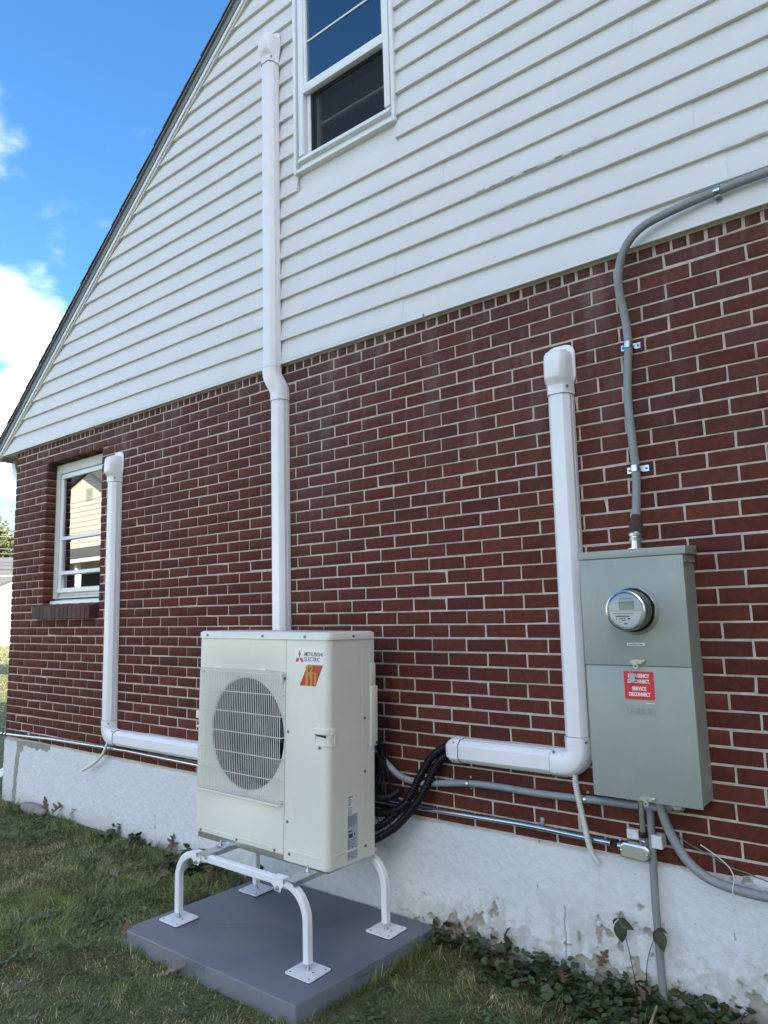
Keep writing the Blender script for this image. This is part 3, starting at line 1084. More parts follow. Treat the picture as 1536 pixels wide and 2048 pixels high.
for (a, b_, c_, d_) in ((ix0 + 0.0325, ix0 + 0.052, b0 + 0.05, MR - 0.002), (ix1 - 0.018, ix1 - 0.0065, b0 + 0.05, MR - 0.002)):
    scr.box(a, b_, -0.006, 0.008, c_, d_, 0.002, 1)
scr.box(ix0 + 0.0525, ix1 - 0.0185, -0.006, 0.008, MR - 0.022, MR - 0.002, 0.002, 1)
scr.build('screen_frame', M['black'], uwin)
MB().box(ix0 + 0.05, ix1 - 0.016, 0.000, 0.0015, b0 + 0.05, MR - 0.02).build('insect_screen', M['screen'], uwin, smooth=0)
lw = MB()
lw.box(ix0 + 0.0525, ix0 + 0.075, 0.022, 0.05, b0 + 0.05, MR - 0.02, 0.003, 1)
lw.box(ix0 + 0.0755, ix1 - 0.02, 0.026, 0.046, 4.066, 4.082, 0.002, 1)
lw.build('lower_sash', M['trim_old'], uwin)
MB().box(ix0 + 0.06, ix1, 0.034, 0.038, b0 + 0.05, MR).build('pane', M['inner_glass'], uwin, smooth=0)
rm = MB()
for (a, b_, c_, d_, e_, f_) in ((UX0 + 0.02, UX1 - 0.02, 1.2, 1.25, UZ0, UZ1), (UX0 - 0.6, UX0 - 0.55, 0.1, 1.25, UZ0, UZ1), (UX1 + 0.55, UX1 + 0.6, 0.1, 1.25, UZ0, UZ1),
                                (UX0 - 0.6, UX1 + 0.6, 0.1, 1.25, UZ1, UZ1 + 0.05), (UX0 - 0.6, UX1 + 0.6, 0.1, 1.25, UZ0 - 0.05, UZ0)):
    rm.box(a, b_, c_, d_, e_, f_)
rm.box(UX0 - 0.6, UX1 + 0.6, 1.2, 1.26, UZ0, UZ1)
rm.build('room', M['room'], uwin, smooth=0)
ct = MB()
for (a, w_) in ((UX0 + 0.10, 0.16), (UX1 - 0.22, 0.12)):
    pts = [(a + w_ * i / 12, 0.13 + 0.018 * math.sin(i * 1.9), UZ0 + 0.08) for i in range(13)]
    for p, q_ in zip(pts[:-1], pts[1:]):
        ct.poly([p, q_, (q_[0], q_[1], UZ1 - 0.05), (p[0], p[1], UZ1 - 0.05)])
ct.build('curtain', M['curtain'], uwin, smooth=0)

# ---- lower window
Wb = WZ0 + 2 * CP - 0.002        # on top of the brick sill
lwm = MB()
xx0, xx1 = WX0 + 0.002, WX1 - 0.002
ztop = WZ1 - 0.004
lwm.box(xx0, xx0 + 0.060, 0.085, 0.16, Wb + 0.0405, ztop, 0.004, 1)
lwm.box(xx1 - 0.060, xx1, 0.085, 0.16, Wb + 0.0405, ztop, 0.004, 1)
lwm.box(xx0 + 0.0605, xx1 - 0.0605, 0.085, 0.16, ztop - 0.085, ztop, 0.004, 1)
lwin = lwm.build('window', M['trim_old'], house)
s = MB()
s.extrude([(xx0 - 0.0, 0.062, Wb - 0.012), (xx0 - 0.0, 0.062, Wb + 0.020), (xx0 - 0.0, 0.16, Wb + 0.040), (xx0 - 0.0, 0.16, Wb - 0.012)], (xx1 - xx0, 0, 0), 0.003, 1)
s.build('sill', M['trim'], lwin)
f = MB()
fx0, fx1 = xx0 + 0.061, xx1 - 0.061
fb = Wb + 0.090
f.box(fx0, fx0 + 0.040, 0.098, 0.15, fb + 0.040, ztop - 0.1285, 0.004, 1)
f.box(fx1 - 0.040, fx1, 0.098, 0.15, fb + 0.040, ztop - 0.1285, 0.004, 1)
f.box(fx0, fx1, 0.098, 0.15, ztop - 0.128, ztop - 0.086, 0.004, 1)
f.box(fx0 - 0.012, fx1 + 0.012, 0.090, 0.15, fb, fb + 0.0395, 0.004, 1)
f.build('frame', M['trim'], lwin)
f = MB()
f.box(fx0, fx1, 0.105, 0.15, Wb + 0.0425, Wb + 0.062, 0.003, 1)
f.box(fx0, fx1, 0.110, 0.15, Wb + 0.0635, Wb + 0.0885, 0.003, 1)
f.build('stool', M['trim_old'], lwin)
gx0, gx1 = fx0 + 0.0405, fx1 - 0.0405
rl = MB()
rl.box(gx0 - 0.02, gx1 + 0.02, 0.096, 0.13, 1.693, 1.724, 0.004, 1)
rl.build('meeting_rail', M['trim'], lwin)
rl = MB()
rl.box(gx0 - 0.02, gx1 + 0.02, 0.096, 0.13, 1.392, 1.424, 0.004, 1)
rl.build('storm_rail', M['trim'], lwin)
MB().box(gx0 - 0.01, gx1 + 0.01, 0.112, 0.115, 1.72, ztop - 0.125).build('pane', M['glass'], lwin, smooth=0)
MB().box(gx0 - 0.01, gx1 + 0.01, 0.118, 0.121, 1.42, 1.695).build('pane', M['glass'], lwin, smooth=0)
MB().box(gx0 - 0.01, gx1 + 0.01, 0.128, 0.131, fb + 0.03, 1.393).build('pane', M['glass'], lwin, smooth=0)
rm = MB()
rm.box(WX0 - 0.5, WX1 + 0.5, 1.3, 1.35, WZ0, WZ1 + 0.3)
rm.box(WX0 - 0.55, WX0 - 0.5, 0.2, 1.35, WZ0, WZ1 + 0.3)
rm.box(WX1 + 0.5, WX1 + 0.55, 0.2, 1.35, WZ0, WZ1 + 0.3)
rm.box(WX0 - 0.5, WX1 + 0.5, 0.2, 1.35, WZ1 + 0.3, WZ1 + 0.35)
rm.box(WX0 - 0.5, WX1 + 0.5, 0.2, 1.35, WZ0 - 0.05, WZ0)
rm.build('room', M['room'], lwin, smooth=0)

# ------------------------------------------------------------------ line-set covers (white ducts on the wall)
def duct_prof(w, d, lip=0.004):
    """duct section: (a across, b outwards) with chamfered, ribbed front"""
    h = w / 2
    return [(-h, 0), (-h, d * 0.30), (-h + 0.002, d * 0.33), (-h + 0.002, d * 0.62), (-h + 0.018, d * 0.93), (-h + 0.026, d), (h - 0.026, d), (h - 0.018, d * 0.93), (h - 0.002, d * 0.62), (h - 0.002, d * 0.33), (h, d * 0.30), (h, 0)]


def scale_prof(p, k, kd=None):
    kd = kd or k
    return [(a * k, b * kd) for a, b in p]


UPW = (0, -1, 0)


def run(name, parent, p0, p1, w, d, grow=0.0):
    m = MB()
    m.sweep([p0, p1], scale_prof(duct_prof(w, d), 1 + grow), up=UPW)
    return m.build(name, M['duct'], parent, smooth=28)


def wall_cap(parent, cx, y, z0, w, d):
    """hooded wall-inlet cap on top of a duct: collar, dome and wall plate"""
    W_ = w / 2 * 1.06
    D = d * 1.06
    prof = duct_prof(w * 1.06, d * 1.06)
    m = MB()
    path, profs = [], []
    for t_, kw, kd, dy in ((0, 1.0, 1.0, 0), (0.040, 1.0, 1.0, 0), (0.048, 1.02, 1.05, 0), (0.066, 1.02, 1.26, 0), (0.078, 1.04, 1.34, 0), (0.155, 1.04, 1.32, 0), (0.180, 1.02, 1.24, 0), (0.196, 0.95, 1.08, 0), (0.205, 0.82, 0.84, 0), (0.209, 0.6, 0.5, 0)):
        path.append((cx, y, z0 + t_))
        profs.append(scale_prof(prof, kw, kd))
    rings = []
    for p, pr_ in zip(path, profs):
        rings.append([m.bm.verts.new((p[0] - a, p[1] - b_, p[2])) for a, b_ in pr_])
    nn = len(rings[0])
    for i in range(len(rings) - 1):
        for q_ in range(nn):
            m.bm.faces.new((rings[i][q_], rings[i][(q_ + 1) % nn], rings[i + 1][(q_ + 1) % nn], rings[i + 1][q_]))
    m.bm.faces.new(rings[0][::-1])
    m.bm.faces.new(rings[-1])
    cap = m.build('wall_cap', M['duct'], parent, smooth=50)
    pl = MB()
    hw = W_ * 1.25
    zt_ = z0 + 0.240
    pts = [(cx - hw, y, z0 + 0.09), (cx + hw, y, z0 + 0.09)]
    for i in range(9):
        a = PI / 2 * i / 8
        pts.append((cx + hw - 0.045 + 0.045 * math.cos(a), y, zt_ - 0.045 + 0.045 * math.sin(a)))
    for i in range(9):
        a = PI / 2 + PI / 2 * i / 8
        pts.append((cx - hw + 0.045 + 0.045 * math.cos(a), y, zt_ - 0.045 + 0.045 * math.sin(a)))
    pts.append((cx - W_, y, z0 + 0.05))
    pts.insert(0, (cx + W_, y, z0 + 0.05))
    pts = [pts[0]] + pts[2:-1] + [pts[-1]]
    pl.extrude(pts, (0, -0.008, 0), 0.002, 1)
    pl.build('wall_plate', M['duct'], cap)
    sc_ = MB()
    sc_.lathe((cx + W_ * 0.86, y - D * 0.80, z0 + 0.028), [(0.006, 0), (0.006, 0.004), (0.004, 0.005)], axis=(0.75, -0.66, 0), seg=12)
    sc_.build('screw', M['screw'], cap)
    sm = MB().sweep([(cx, y, z0 - 0.0012), (cx, y, z0 + 0.0004)], scale_prof(prof, 1.004), up=UPW)
    sm.build('seam', M['seam'], cap, smooth=0)
    return cap


def flat_elbow(parent, name, corner, dirs, w, d, y, r=0.10):
    """90 degree elbow lying on the wall: duct arrives along dirs[0] and leaves along dirs[1]"""
    c = Vector(corner)
    a, b_ = Vector(dirs[0]), Vector(dirs[1])
    w2 = w * 1.06
    rad = w2 / 2 + 0.012
    leg = rad + 0.050
    path = [c - a * leg, c - a * (rad + 0.001)]
    for i in range(0, 11):
        t_ = PI / 2 * i / 10
        path.append(c - a * rad + b_ * rad + (-b_ * math.cos(t_) + a * math.sin(t_)) * rad)
    path.append(c + b_ * leg)
    m = MB()
    m.sweep(path, scale_prof(duct_prof(w, d), 1.06), up=UPW)
    el = m.build(name, M['duct'], parent, smooth=35)
    sdir = a.cross(Vector((0, -1, 0)))
    for p, dd in ((c - a * (leg - 0.018), a), (c + b_ * (leg - 0.018), b_)):
        sd_ = dd.cross(Vector((0, -1, 0))).normalized()
        for sg_ in (-1, 1):
            q0_ = p + sd_ * sg_ * (w2 / 2 - 0.009) + Vector((0, -d * 0.90, 0))
            MB().lathe(q0_, [(0.0055, 0), (0.005, 0.004), (0.002, 0.005)], axis=tuple(sd_ * sg_ * 0.8 + Vector((0, -0.6, 0))), seg=10).build('screw', M['screw'], el)
    for p, dd in ((c - a * leg, a), (c + b_ * leg, b_)):
        q_ = MB().sweep([p - dd * 0.0012, p + dd * 0.0006], scale_prof(duct_prof(w, d), 1.064), up=UPW)
        q_.build('seam', M['seam'], el, smooth=0)
    return el


# left cover
LX = -4.510
d1 = thing('line_set_cover', 'white pipe cover running down beside the lower window and turning right to the heat pump', 'pipe cover', (LX, 0, 0.15), 'white pipe covers on the wall')
DW, DD = 0.108, 0.074
run('duct_section', d1, (LX, -0.003, 2.075), (LX, -0.003, 0.262), DW, DD)
wall_cap(d1, LX, -0.003, 2.055, DW, DD)
flat_elbow(d1, 'elbow', (LX, -0.003, 0.152), ((0, 0, -1), (1, 0, 0)), DW, DD, 0)
run('duct_section', d1, (LX + 0.10, -0.003, 0.152), (-2.72, -0.003, 0.150), DW, DD)

# centre cover: on the siding above, offset fitting at the eave line, on the brick below
CXU, CXL = -2.702, -2.668
d2 = thing('line_set_cover', 'tall white pipe cover rising from behind the heat pump to beside the upper window', 'pipe cover', (CXL, 0, 0.9), 'white pipe covers on the wall')
run('duct_section', d2, (CXU, -0.036, 2.52), (CXU, -0.036, 4.62), DW, DD)
wall_cap(d2, CXU, -0.036, 4.610, DW, DD)
m = MB()
path = [(CXU, -0.036, 2.535), (CXU, -0.036, 2.505)]
for i in range(1, 12):
    t_ = i / 12
    e_ = t_ * t_ * (3 - 2 * t_)
    path.append((CXU + (CXL - CXU) * e_, -0.036 + 0.033 * e_, 2.505 - 0.135 * t_))
path += [(CXL, -0.003, 2.365), (CXL, -0.003, 2.325)]
m.sweep(path, scale_prof(duct_prof(DW, DD), 1.06), up=UPW)
ofs = m.build('offset_fitting', M['duct'], d2, smooth=35)
for p in ((CXU, -0.036, 2.536), (CXL, -0.003, 2.3255)):
    MB().sweep([Vector(p) + Vector((0, 0, -0.001)), Vector(p) + Vector((0, 0, 0.001))], scale_prof(duct_prof(DW, DD), 1.064), up=UPW).build('seam', M['seam'], ofs, smooth=0)
run('duct_section', d2, (CXL, -0.003, 2.33), (CXL, -0.003, 0.30), DW, DD)

# right cover
RX = -0.824
d3 = thing('line_set_cover', 'white pipe cover left of the meter box, turning left at its foot', 'pipe cover', (RX, 0, 0.3), 'white pipe covers on the wall')
run('duct_section', d3, (RX, -0.003, 1.99), (RX - 0.012, -0.003, 0.46), DW, DD)
wall_cap(d3, RX, -0.003, 1.975, DW, DD)
flat_elbow(d3, 'elbow', (RX - 0.012, -0.003, 0.352), ((0, 0, -1), (-1, 0, 0)), DW, DD, 0)
run('duct_section', d3, (RX - 0.11, -0.003, 0.352), (-1.43, -0.003, 0.352), DW, DD)
m = MB()
rings = []
prof = duct_prof(DW, DD)
m.sweep([(-1.425, -0.003, 0.352), (-1.470, -0.003, 0.352), (-1.476, -0.003, 0.352), (-1.500, -0.003, 0.352)], [scale_prof(prof, 1.06), scale_prof(prof, 1.06), scale_prof(prof, 1.05), scale_prof(prof, 0.80, 0.86)], up=UPW)
ec = m.build('end_cap', M['duct'], d3, smooth=30)
MB().sweep([(-1.424, -0.003, 0.352), (-1.4262, -0.003, 0.352)], scale_prof(prof, 1.064), up=UPW).build('seam', M['seam'], ec, smooth=0)
for zz_ in (0.352 + 0.040, 0.352 - 0.040):
    MB().lathe((-1.452, -0.070, zz_), [(0.005, 0), (0.005, 0.004), (0.003, 0.005)], axis=(0, -0.8, 0.6 if zz_ > 0.352 else -0.6), seg=10).build('screw', M['screw'], ec)


# ------------------------------------------------------------------ path helper
def smooth_path(pts, n=8):
    """Catmull-Rom through the points"""
    P = [Vector(p) for p in pts]
    P = [P[0] * 2 - P[1]] + P + [P[-1] * 2 - P[-2]]
    o_ = []
    for i in range(1, len(P) - 2):
        for j in range(n):
            t_ = j / n
            o_.append(0.5 * ((2 * P[i]) + (-P[i - 1] + P[i + 1]) * t_ + (2 * P[i - 1] - 5 * P[i] + 4 * P[i + 1] - P[i + 2]) * t_ * t_ + (-P[i - 1] + 3 * P[i] - 3 * P[i + 1] + P[i + 2]) * t_ ** 3))
    o_.append(P[-2])
    return o_


def resample(path, step):
    P = [Vector(p) for p in path]
    L_ = [0]
    for a, b_ in zip(P[:-1], P[1:]):
        L_.append(L_[-1] + (b_ - a).length)
    n = max(2, int(L_[-1] / step))
    o_ = []
    j = 0
    for i in range(n + 1):
        s_ = L_[-1] * i / n
        while j < len(L_) - 2 and L_[j + 1] < s_:
            j += 1
        t_ = (s_ - L_[j]) / max(L_[j + 1] - L_[j], 1e-9)
        o_.append(P[j].lerp(P[j + 1], t_))
    return o_


def ribbed(mb, pts, r, amp, pitch, seg=14, sub=4):
    pth = resample(smooth_path(pts), pitch / sub)
    rs = [r + amp * math.sin(2 * PI * i / sub + 0.4) for i in range(len(pth))]
    mb.tube(pth, rs, seg)


# drain hoses
m = MB()
ribbed(m, [(-4.487, -0.05, 0.125), (-4.50, -0.055, 0.095), (-4.552, -0.062, 0.018), (-4.655, -0.066, -0.052), (-4.812, -0.066, -0.118)], 0.0105, 0.0003, 0.004, 10)
o = m.build('drain_hose', M['drain'], None)
top(o, 'cream drain hose curling left out of the duct elbow below the lower window', 'hose')
m = MB()
ribbed(m, [(-0.853, -0.045, 0.31), (-0.855, -0.05, 0.286), (-0.843, -0.052, 0.211), (-0.826, -0.055, 0.132), (-0.806, -0.058, 0.036), (-0.787, -0.06, -0.004), (-0.765, -0.06, -0.03)], 0.0118, 0.0020, 0.0075, 12)
o = m.build('drain_hose', M['drain'], None)
top(o, 'ribbed white drain hose hanging from the duct elbow left of the meter box', 'hose')


# ------------------------------------------------------------------ meter box
BX, BR_, BZ0, BZ1, BY = -0.733, -0.312, 0.268, 1.246, -0.150
mb = thing('meter_box', 'grey-green metal electric meter box with a round glass meter on the brick wall', 'meter box', (BX, 0, BZ0))
m = MB()
m.box(BX + 0.003, BR_ - 0.003, BY + 0.006, 0.004, BZ0 + 0.006, BZ1 - 0.02, 0.003, 1)
body = m.build('body', M['meter_box'], mb)
m = MB()
m.extrude([(BX - 0.006, BY - 0.006, BZ1 - 0.032), (BX - 0.006, BY - 0.006, BZ1), (BX - 0.006, 0.002, BZ1 + 0.008), (BX - 0.006, 0.002, BZ1 - 0.030)], (BR_ - BX + 0.018, 0, 0), 0.003, 2)
m.build('top_cap', M['meter_box'], mb)
m = MB()
m.box(BX, BR_, BY - 0.004, BY + 0.0055, 0.785, BZ1 - 0.034, 0.003, 2)
upc = m.build('upper_cover', M['meter_box'], mb)
m = MB()
m.box(BX + 0.001, BR_ - 0.001, BY, BY + 0.0055, BZ0 + 0.0, 0.783, 0.003, 2)
lowc = m.build('lower_cover', M['meter_box'], mb)
m = MB()
m.box(BR_ - 0.0025, BR_ + 0.002, BY + 0.012, 0.002, BZ1 - 0.062, BZ1 - 0.033, 0.001, 1)
m.build('side_lip', M['meter_box'], mb)
m = MB()
for r_ in (0.024, 0.033):
    m.lathe((BR_ - 0.003, -0.052, BZ0 + 0.085), [(r_ - 0.0012, 0), (r_ - 0.0012, 0.0012), (r_ + 0.0012, 0.0012), (r_ + 0.0012, 0)], axis=(1, 0, 0), seg=36, caps=False)
m.build('knockout', M['meter_box'], mb)
# the meter
mc = (-0.512, BY - 0.004, 1.003)
m = MB()
m.lathe(mc, [(0.098, 0.0), (0.097, 0.004), (0.090, 0.012), (0.086, 0.016), (0.080, 0.016)], seg=56)
meter = m.build('meter', M['meter_box'], mb)
MB().lathe(mc, [(0.086, 0.0165), (0.086, 0.026), (0.083, 0.029), (0.060, 0.029)], seg=56).build('black_ring', M['black'], meter)
MB().lathe(mc, [(0.0868, 0.019), (0.0885, 0.021), (0.0868, 0.023)], seg=56, caps=False).build('sealing_ring', M['chrome'], meter)
MB().lathe(mc, [(0.079, 0.0295), (0.0775, 0.060), (0.0765, 0.088), (0.060, 0.088), (0.060, 0.030)], seg=56).build('meter_drum', M['drum'], meter)
MB().lathe(mc, [(0.081, 0.0295), (0.080, 0.075), (0.0785, 0.098), (0.0745, 0.106), (0.066, 0.109), (0.0, 0.110)], seg=56, caps=False).build('glass_dome', M['meter_glass'], meter)
MB().lathe(mc, [(0.0735, 0.0885), (0.0785, 0.096), (0.0770, 0.1045), (0.0715, 0.1065), (0.0672, 0.1035), (0.0685, 0.0885)], seg=56, caps=False).build('bezel', M['chrome'], meter)
MB().lathe(mc, [(0.068, 0.0885), (0.068, 0.0985)], seg=56).build('dial_plate', M['dial'], meter)
yd = mc[1] - 0.0988
pts = []
for i in range(13):
    a = PI + (PI * 0.60) * i / 12
    pts.append((mc[0] + 0.0645 * math.cos(a), yd, mc[2] - 0.004 + 0.0605 * math.sin(a)))
for i in range(9):
    t_ = i / 8
    pts.append((mc[0] + 0.020 + 0.045 * t_ ** 0.8 - 0.0, yd, mc[2] - 0.058 + 0.054 * t_ ** 1.6))
MB().extrude(pts, (0, -0.0006, 0)).build('name_plate', M['white_print'], meter, smooth=0)
m = MB()
m.box(mc[0] - 0.022, mc[0] + 0.031, yd - 0.0012, yd, mc[2] + 0.006, mc[2] + 0.032)
m.build('display', M['lcd'], meter, smooth=0)
m = MB()
for (x0, x1, z0, z1) in ((-0.023, 0.032, 0.032, 0.034), (-0.023, 0.032, 0.004, 0.006), (-0.0245, -0.0225, 0.004, 0.034), (0.0305, 0.0325, 0.004, 0.034)):
    m.box(mc[0] + x0, mc[0] + x1, yd - 0.0025, yd, mc[2] + z0, mc[2] + z1)
m.build('display_frame', M['meter_grey'], meter, smooth=0)
m = MB()
for (x0, x1, z0, z1) in ((-0.040, 0.012, -0.024, -0.020), (-0.022, 0.030, 0.044, 0.0455), (-0.040, -0.036, -0.034, -0.029), (-0.026, -0.021, -0.034, -0.029), (-0.018, -0.013, -0.034, -0.029), (-0.009, -0.004, -0.034, -0.029), (0.006, 0.016, -0.034, -0.029),
                          (-0.018, 0.0, -0.040, -0.038), (-0.010, 0.004, -0.053, -0.049), (-0.05, 0.028, -0.0125, -0.0105)):
    m.box(mc[0] + x0, mc[0] + x1, yd - 0.0012, yd - 0.0005, mc[2] + z0, mc[2] + z1)
m.build('fine_print', M['black_print'], meter, smooth=0)


# ------------------------------------------------------------------ lettering
def text(name, body_, size, loc, mat, parent, width=None, bold=0.0, align='LEFT', rot=None, depth=0.0004, shear=0.0, local=False, spacing=1.0, line=1.0):
    cu = bpy.data.curves.new(name, 'FONT')
    cu.body = body_
    cu.size = size
    cu.align_x = align
    cu.offset = bold
    cu.extrude = depth
    cu.shear = shear
    cu.space_character = spacing
    cu.space_line = line
    cu.resolution_u = 3
    ob = bpy.data.objects.new(name, cu)
    COL.objects.link(ob)
    dg = bpy.context.evaluated_depsgraph_get()
    me = bpy.data.meshes.new_from_object(ob.evaluated_get(dg))
    bpy.data.objects.remove(ob)
    bpy.data.curves.remove(cu)
    xs = [v.co.x for v in me.vertices]
    if width:
        k_ = width / (max(xs) - min(xs))
        for v in me.vertices:
            v.co.x *= k_
    R_ = Matrix.Rotation(PI / 2, 4, 'X')
    if rot is not None:
        R_ = rot @ R_
    me.transform(R_)
    o_ = link_mesh(name, me, mat, parent, s=org(parent))
    o_.location = Vector(loc) - (org(parent) if not local else Vector((0, 0, 0)))
    return o_


# red notice
sx0, sx1, sz0, sz1 = -0.5755, -0.4585, 0.655, 0.763
m = MB()
m.box(sx0, sx1, BY - 0.0022, BY - 0.0002, sz0, sz1, 0.0005, 1)
sign = m.build('warning_sign', M['red'], lowc)
ys = BY - 0.0024
for i, (t_, w_) in enumerate((('EMERGENCY', 0.084), ('DISCONNECT,', 0.087), ('SERVICE', 0.056), ('DISCONNECT', 0.084))):
    z_ = (0.7395, 0.718, 0.690, 0.668)[i]
    text('lettering', t_, 0.0195, ((sx0 + sx1) / 2, ys, z_), M['white_print'], sign, width=w_, bold=0.0007, align='CENTER')
text('embossed_lettering', 'LEVITON', 0.034, (-0.517, BY - 0.0002, 0.598), M['meter_box'], lowc, width=0.110, bold=0.0006, align='CENTER', depth=0.0022)
m = MB().box(-0.552, -0.482, BY - 0.0052, BY - 0.0041, 0.863, 0.874)
lb = m.build('address_label', M['white_print'], upc, smooth=0)
text('lettering', '15 ALLBAND STREET', 0.0075, (-0.517, BY - 0.0054, 0.8658), M['black_print'], lb, width=0.060, align='CENTER', bold=0.0002)
m = MB().box(-0.495, -0.462, BY - 0.0008, BY + 0.0005, 0.640, 0.642)
m.build('scratch', M['white_print'], lowc, smooth=0)
# latches
for (lz, par_, yy) in ((0.800, upc, BY - 0.004), (BZ0 + 0.012, lowc, BY)):
    m = MB()
    cxm = -0.513
    pts = []
    for i in range(13):
        a = PI * 2 * i / 12
        pts.append((cxm - 0.004 + 0.030 * math.cos(a), yy - 0.0005, lz + 0.010 * math.sin(a)))
    m.extrude(pts[:-1], (0, -0.006, 0), 0.0015, 1)
    m.lathe((cxm + 0.022, yy - 0.006, lz + 0.003), [(0.008, 0), (0.0075, 0.003), (0.004, 0.006), (0.0, 0.0065)], seg=16, caps=False)
    m.lathe((cxm - 0.008, yy - 0.010, lz - 0.016), [(0.0045, -0.0015), (0.0045, 0.0015), (0.010, 0.0015), (0.010, -0.0015), (0.0045, -0.0015)], seg=20, caps=False)
    m.box(cxm - 0.014, cxm - 0.002, yy - 0.0125, yy - 0.0095, lz - 0.012, lz + 0.004)
    m.build('latch', M['gold_screw'], par_)
m = MB()
m.tube(smooth_path([(-0.521, BY - 0.012, 0.785), (-0.545, BY - 0.016, 0.792), (-0.552, BY - 0.014, 0.775), (-0.543, BY - 0.012, 0.757)]), 0.0012, 6)
sw = m.build('seal_wire', M['steel'], upc)
m = MB()
m.extrude([(-0.552, BY - 0.010, 0.752), (-0.532, BY - 0.009, 0.757), (-0.523, BY - 0.016, 0.726), (-0.547, BY - 0.018, 0.718)], (0.001, -0.004, 0.001), 0.001, 1)
sl = m.build('seal_tag', M['tag'], upc)

# ------------------------------------------------------------------ service cable rising from the meter box
CY_ = -0.040
up_pts = [(-0.514, CY_ - 0.035, 1.262), (-0.513, CY_ - 0.02, 1.36), (-0.508, CY_, 1.50), (-0.507, CY_ + 0.008, 1.59), (-0.512, CY_ + 0.004, 1.73), (-0.517, CY_ + 0.004, 1.90), (-0.508, CY_ + 0.008, 2.05),
          (-0.499, CY_ + 0.008, 2.132), (-0.503, CY_, 2.26), (-0.510, CY_ - 0.03, 2.386), (-0.490, CY_ - 0.045, 2.49), (-0.445, CY_ - 0.050, 2.565), (-0.375, CY_ - 0.045, 2.615), (-0.235, CY_ - 0.030, 2.648), (-0.09, CY_ - 0.018, 2.666), (0.10, CY_ - 0.018, 2.672), (0.9, CY_ - 0.018, 2.675), (2.2, CY_ - 0.018, 2.68)]
sv = thing('service_cable', 'thick grey service cable climbing from the meter box and bending right across the siding', 'cable', (-0.514, CY_, 1.25))
m = MB().tube(resample(smooth_path(up_pts, 10), 0.012), 0.0175, 16)
m.build('cable', M['cable_grey'], sv)
m = MB().lathe((-0.514, -0.075, 1.250), [(0.034, 0.0), (0.034, 0.004), (0.021, 0.005), (0.021, 0.035), (0.026, 0.036), (0.027, 0.044), (0.022, 0.047), (0.022, 0.052), (0.027, 0.054), (0.028, 0.064), (0.024, 0.070), (0.015, 0.072)], axis=(0, 0, 1), seg=14)
hub = m.build('connector', M['steel'], sv, smooth=25)
m = MB().lathe((-0.513, -0.068, 1.318), [(0.029, 0.0), (0.031, 0.012), (0.028, 0.030), (0.023, 0.055), (0.019, 0.072), (0.016, 0.076)], axis=(0.0, 0.15, 1), seg=18)
m.build('sealant', M['putty'], sv, smooth=60)


def strap(parent, c, axis, side_, rr_, base_y, name='strap', arm=0.042, wd=0.013):
    """two-hole strap over a pipe: axis = pipe direction, side_ = direction of the ears (both in the wall plane)"""
    c = Vector(c)
    s_ = Vector(side_).normalized()
    a_ = Vector(axis).normalized()
    R1 = rr_ + 0.0012
    prof = []
    yb_ = base_y
    prof.append(s_ * -arm + Vector((0, yb_ - c.y, 0)))
    prof.append(s_ * -(R1 + 0.003) + Vector((0, yb_ - c.y, 0)))
    for i in range(11):
        t_ = PI * i / 10
        prof.append(s_ * (-math.cos(t_) * R1) + Vector((0, -math.sin(t_) * R1, 0)))
    prof.append(s_ * (R1 + 0.003) + Vector((0, yb_ - c.y, 0)))
    prof.append(s_ * arm + Vector((0, yb_ - c.y, 0)))
    m_ = MB()
    thick = 0.0018
    inner = [c + p for p in prof]
    outer = []
    for i, p in enumerate(prof):
        outer.append(c + (p + Vector((0, -thick, 0)) if i in (0, 1, len(prof) - 1, len(prof) - 2) else p * (1 + thick / R1)))
    for i in range(len(prof) - 1):
        q8 = []
        for sg in (-1, 1):
            for p in (inner[i], inner[i + 1], outer[i + 1], outer[i]):
                q8.append(m_.bm.verts.new(p + a_ * wd * sg))
        for fidx in ((0, 1, 2, 3), (7, 6, 5, 4), (0, 4, 5, 1), (3, 2, 6, 7), (1, 5, 6, 2), (0, 3, 7, 4)):
            m_.bm.faces.new([q8[j] for j in fidx])
    st_ = m_.build(name, M['chrome'], parent, smooth=30)
    for sg in (-1, 1):
        MB().lathe(c + s_ * (arm - 0.010) * sg + Vector((0, yb_ - c.y - thick, 0)), [(0.0055, 0), (0.005, 0.003), (0.002, 0.0045)], seg=10).build('screw', M['screw'], st_)


strap(sv, (-0.4993, CY_ + 0.008, 2.132), (0.06, 0, 1), (1, 0, -0.05), 0.0175, -0.003)
strap(sv, (-0.5072, CY_ + 0.008, 1.592), (0.0, 0, 1), (1, 0, 0.02), 0.0175, -0.003, arm=0.046)
strap(sv, (-0.09, CY_ - 0.018, 2.666), (1, 0, 0.05), (0.06, 0, 1), 0.0175, -0.030, arm=0.040, wd=0.012)

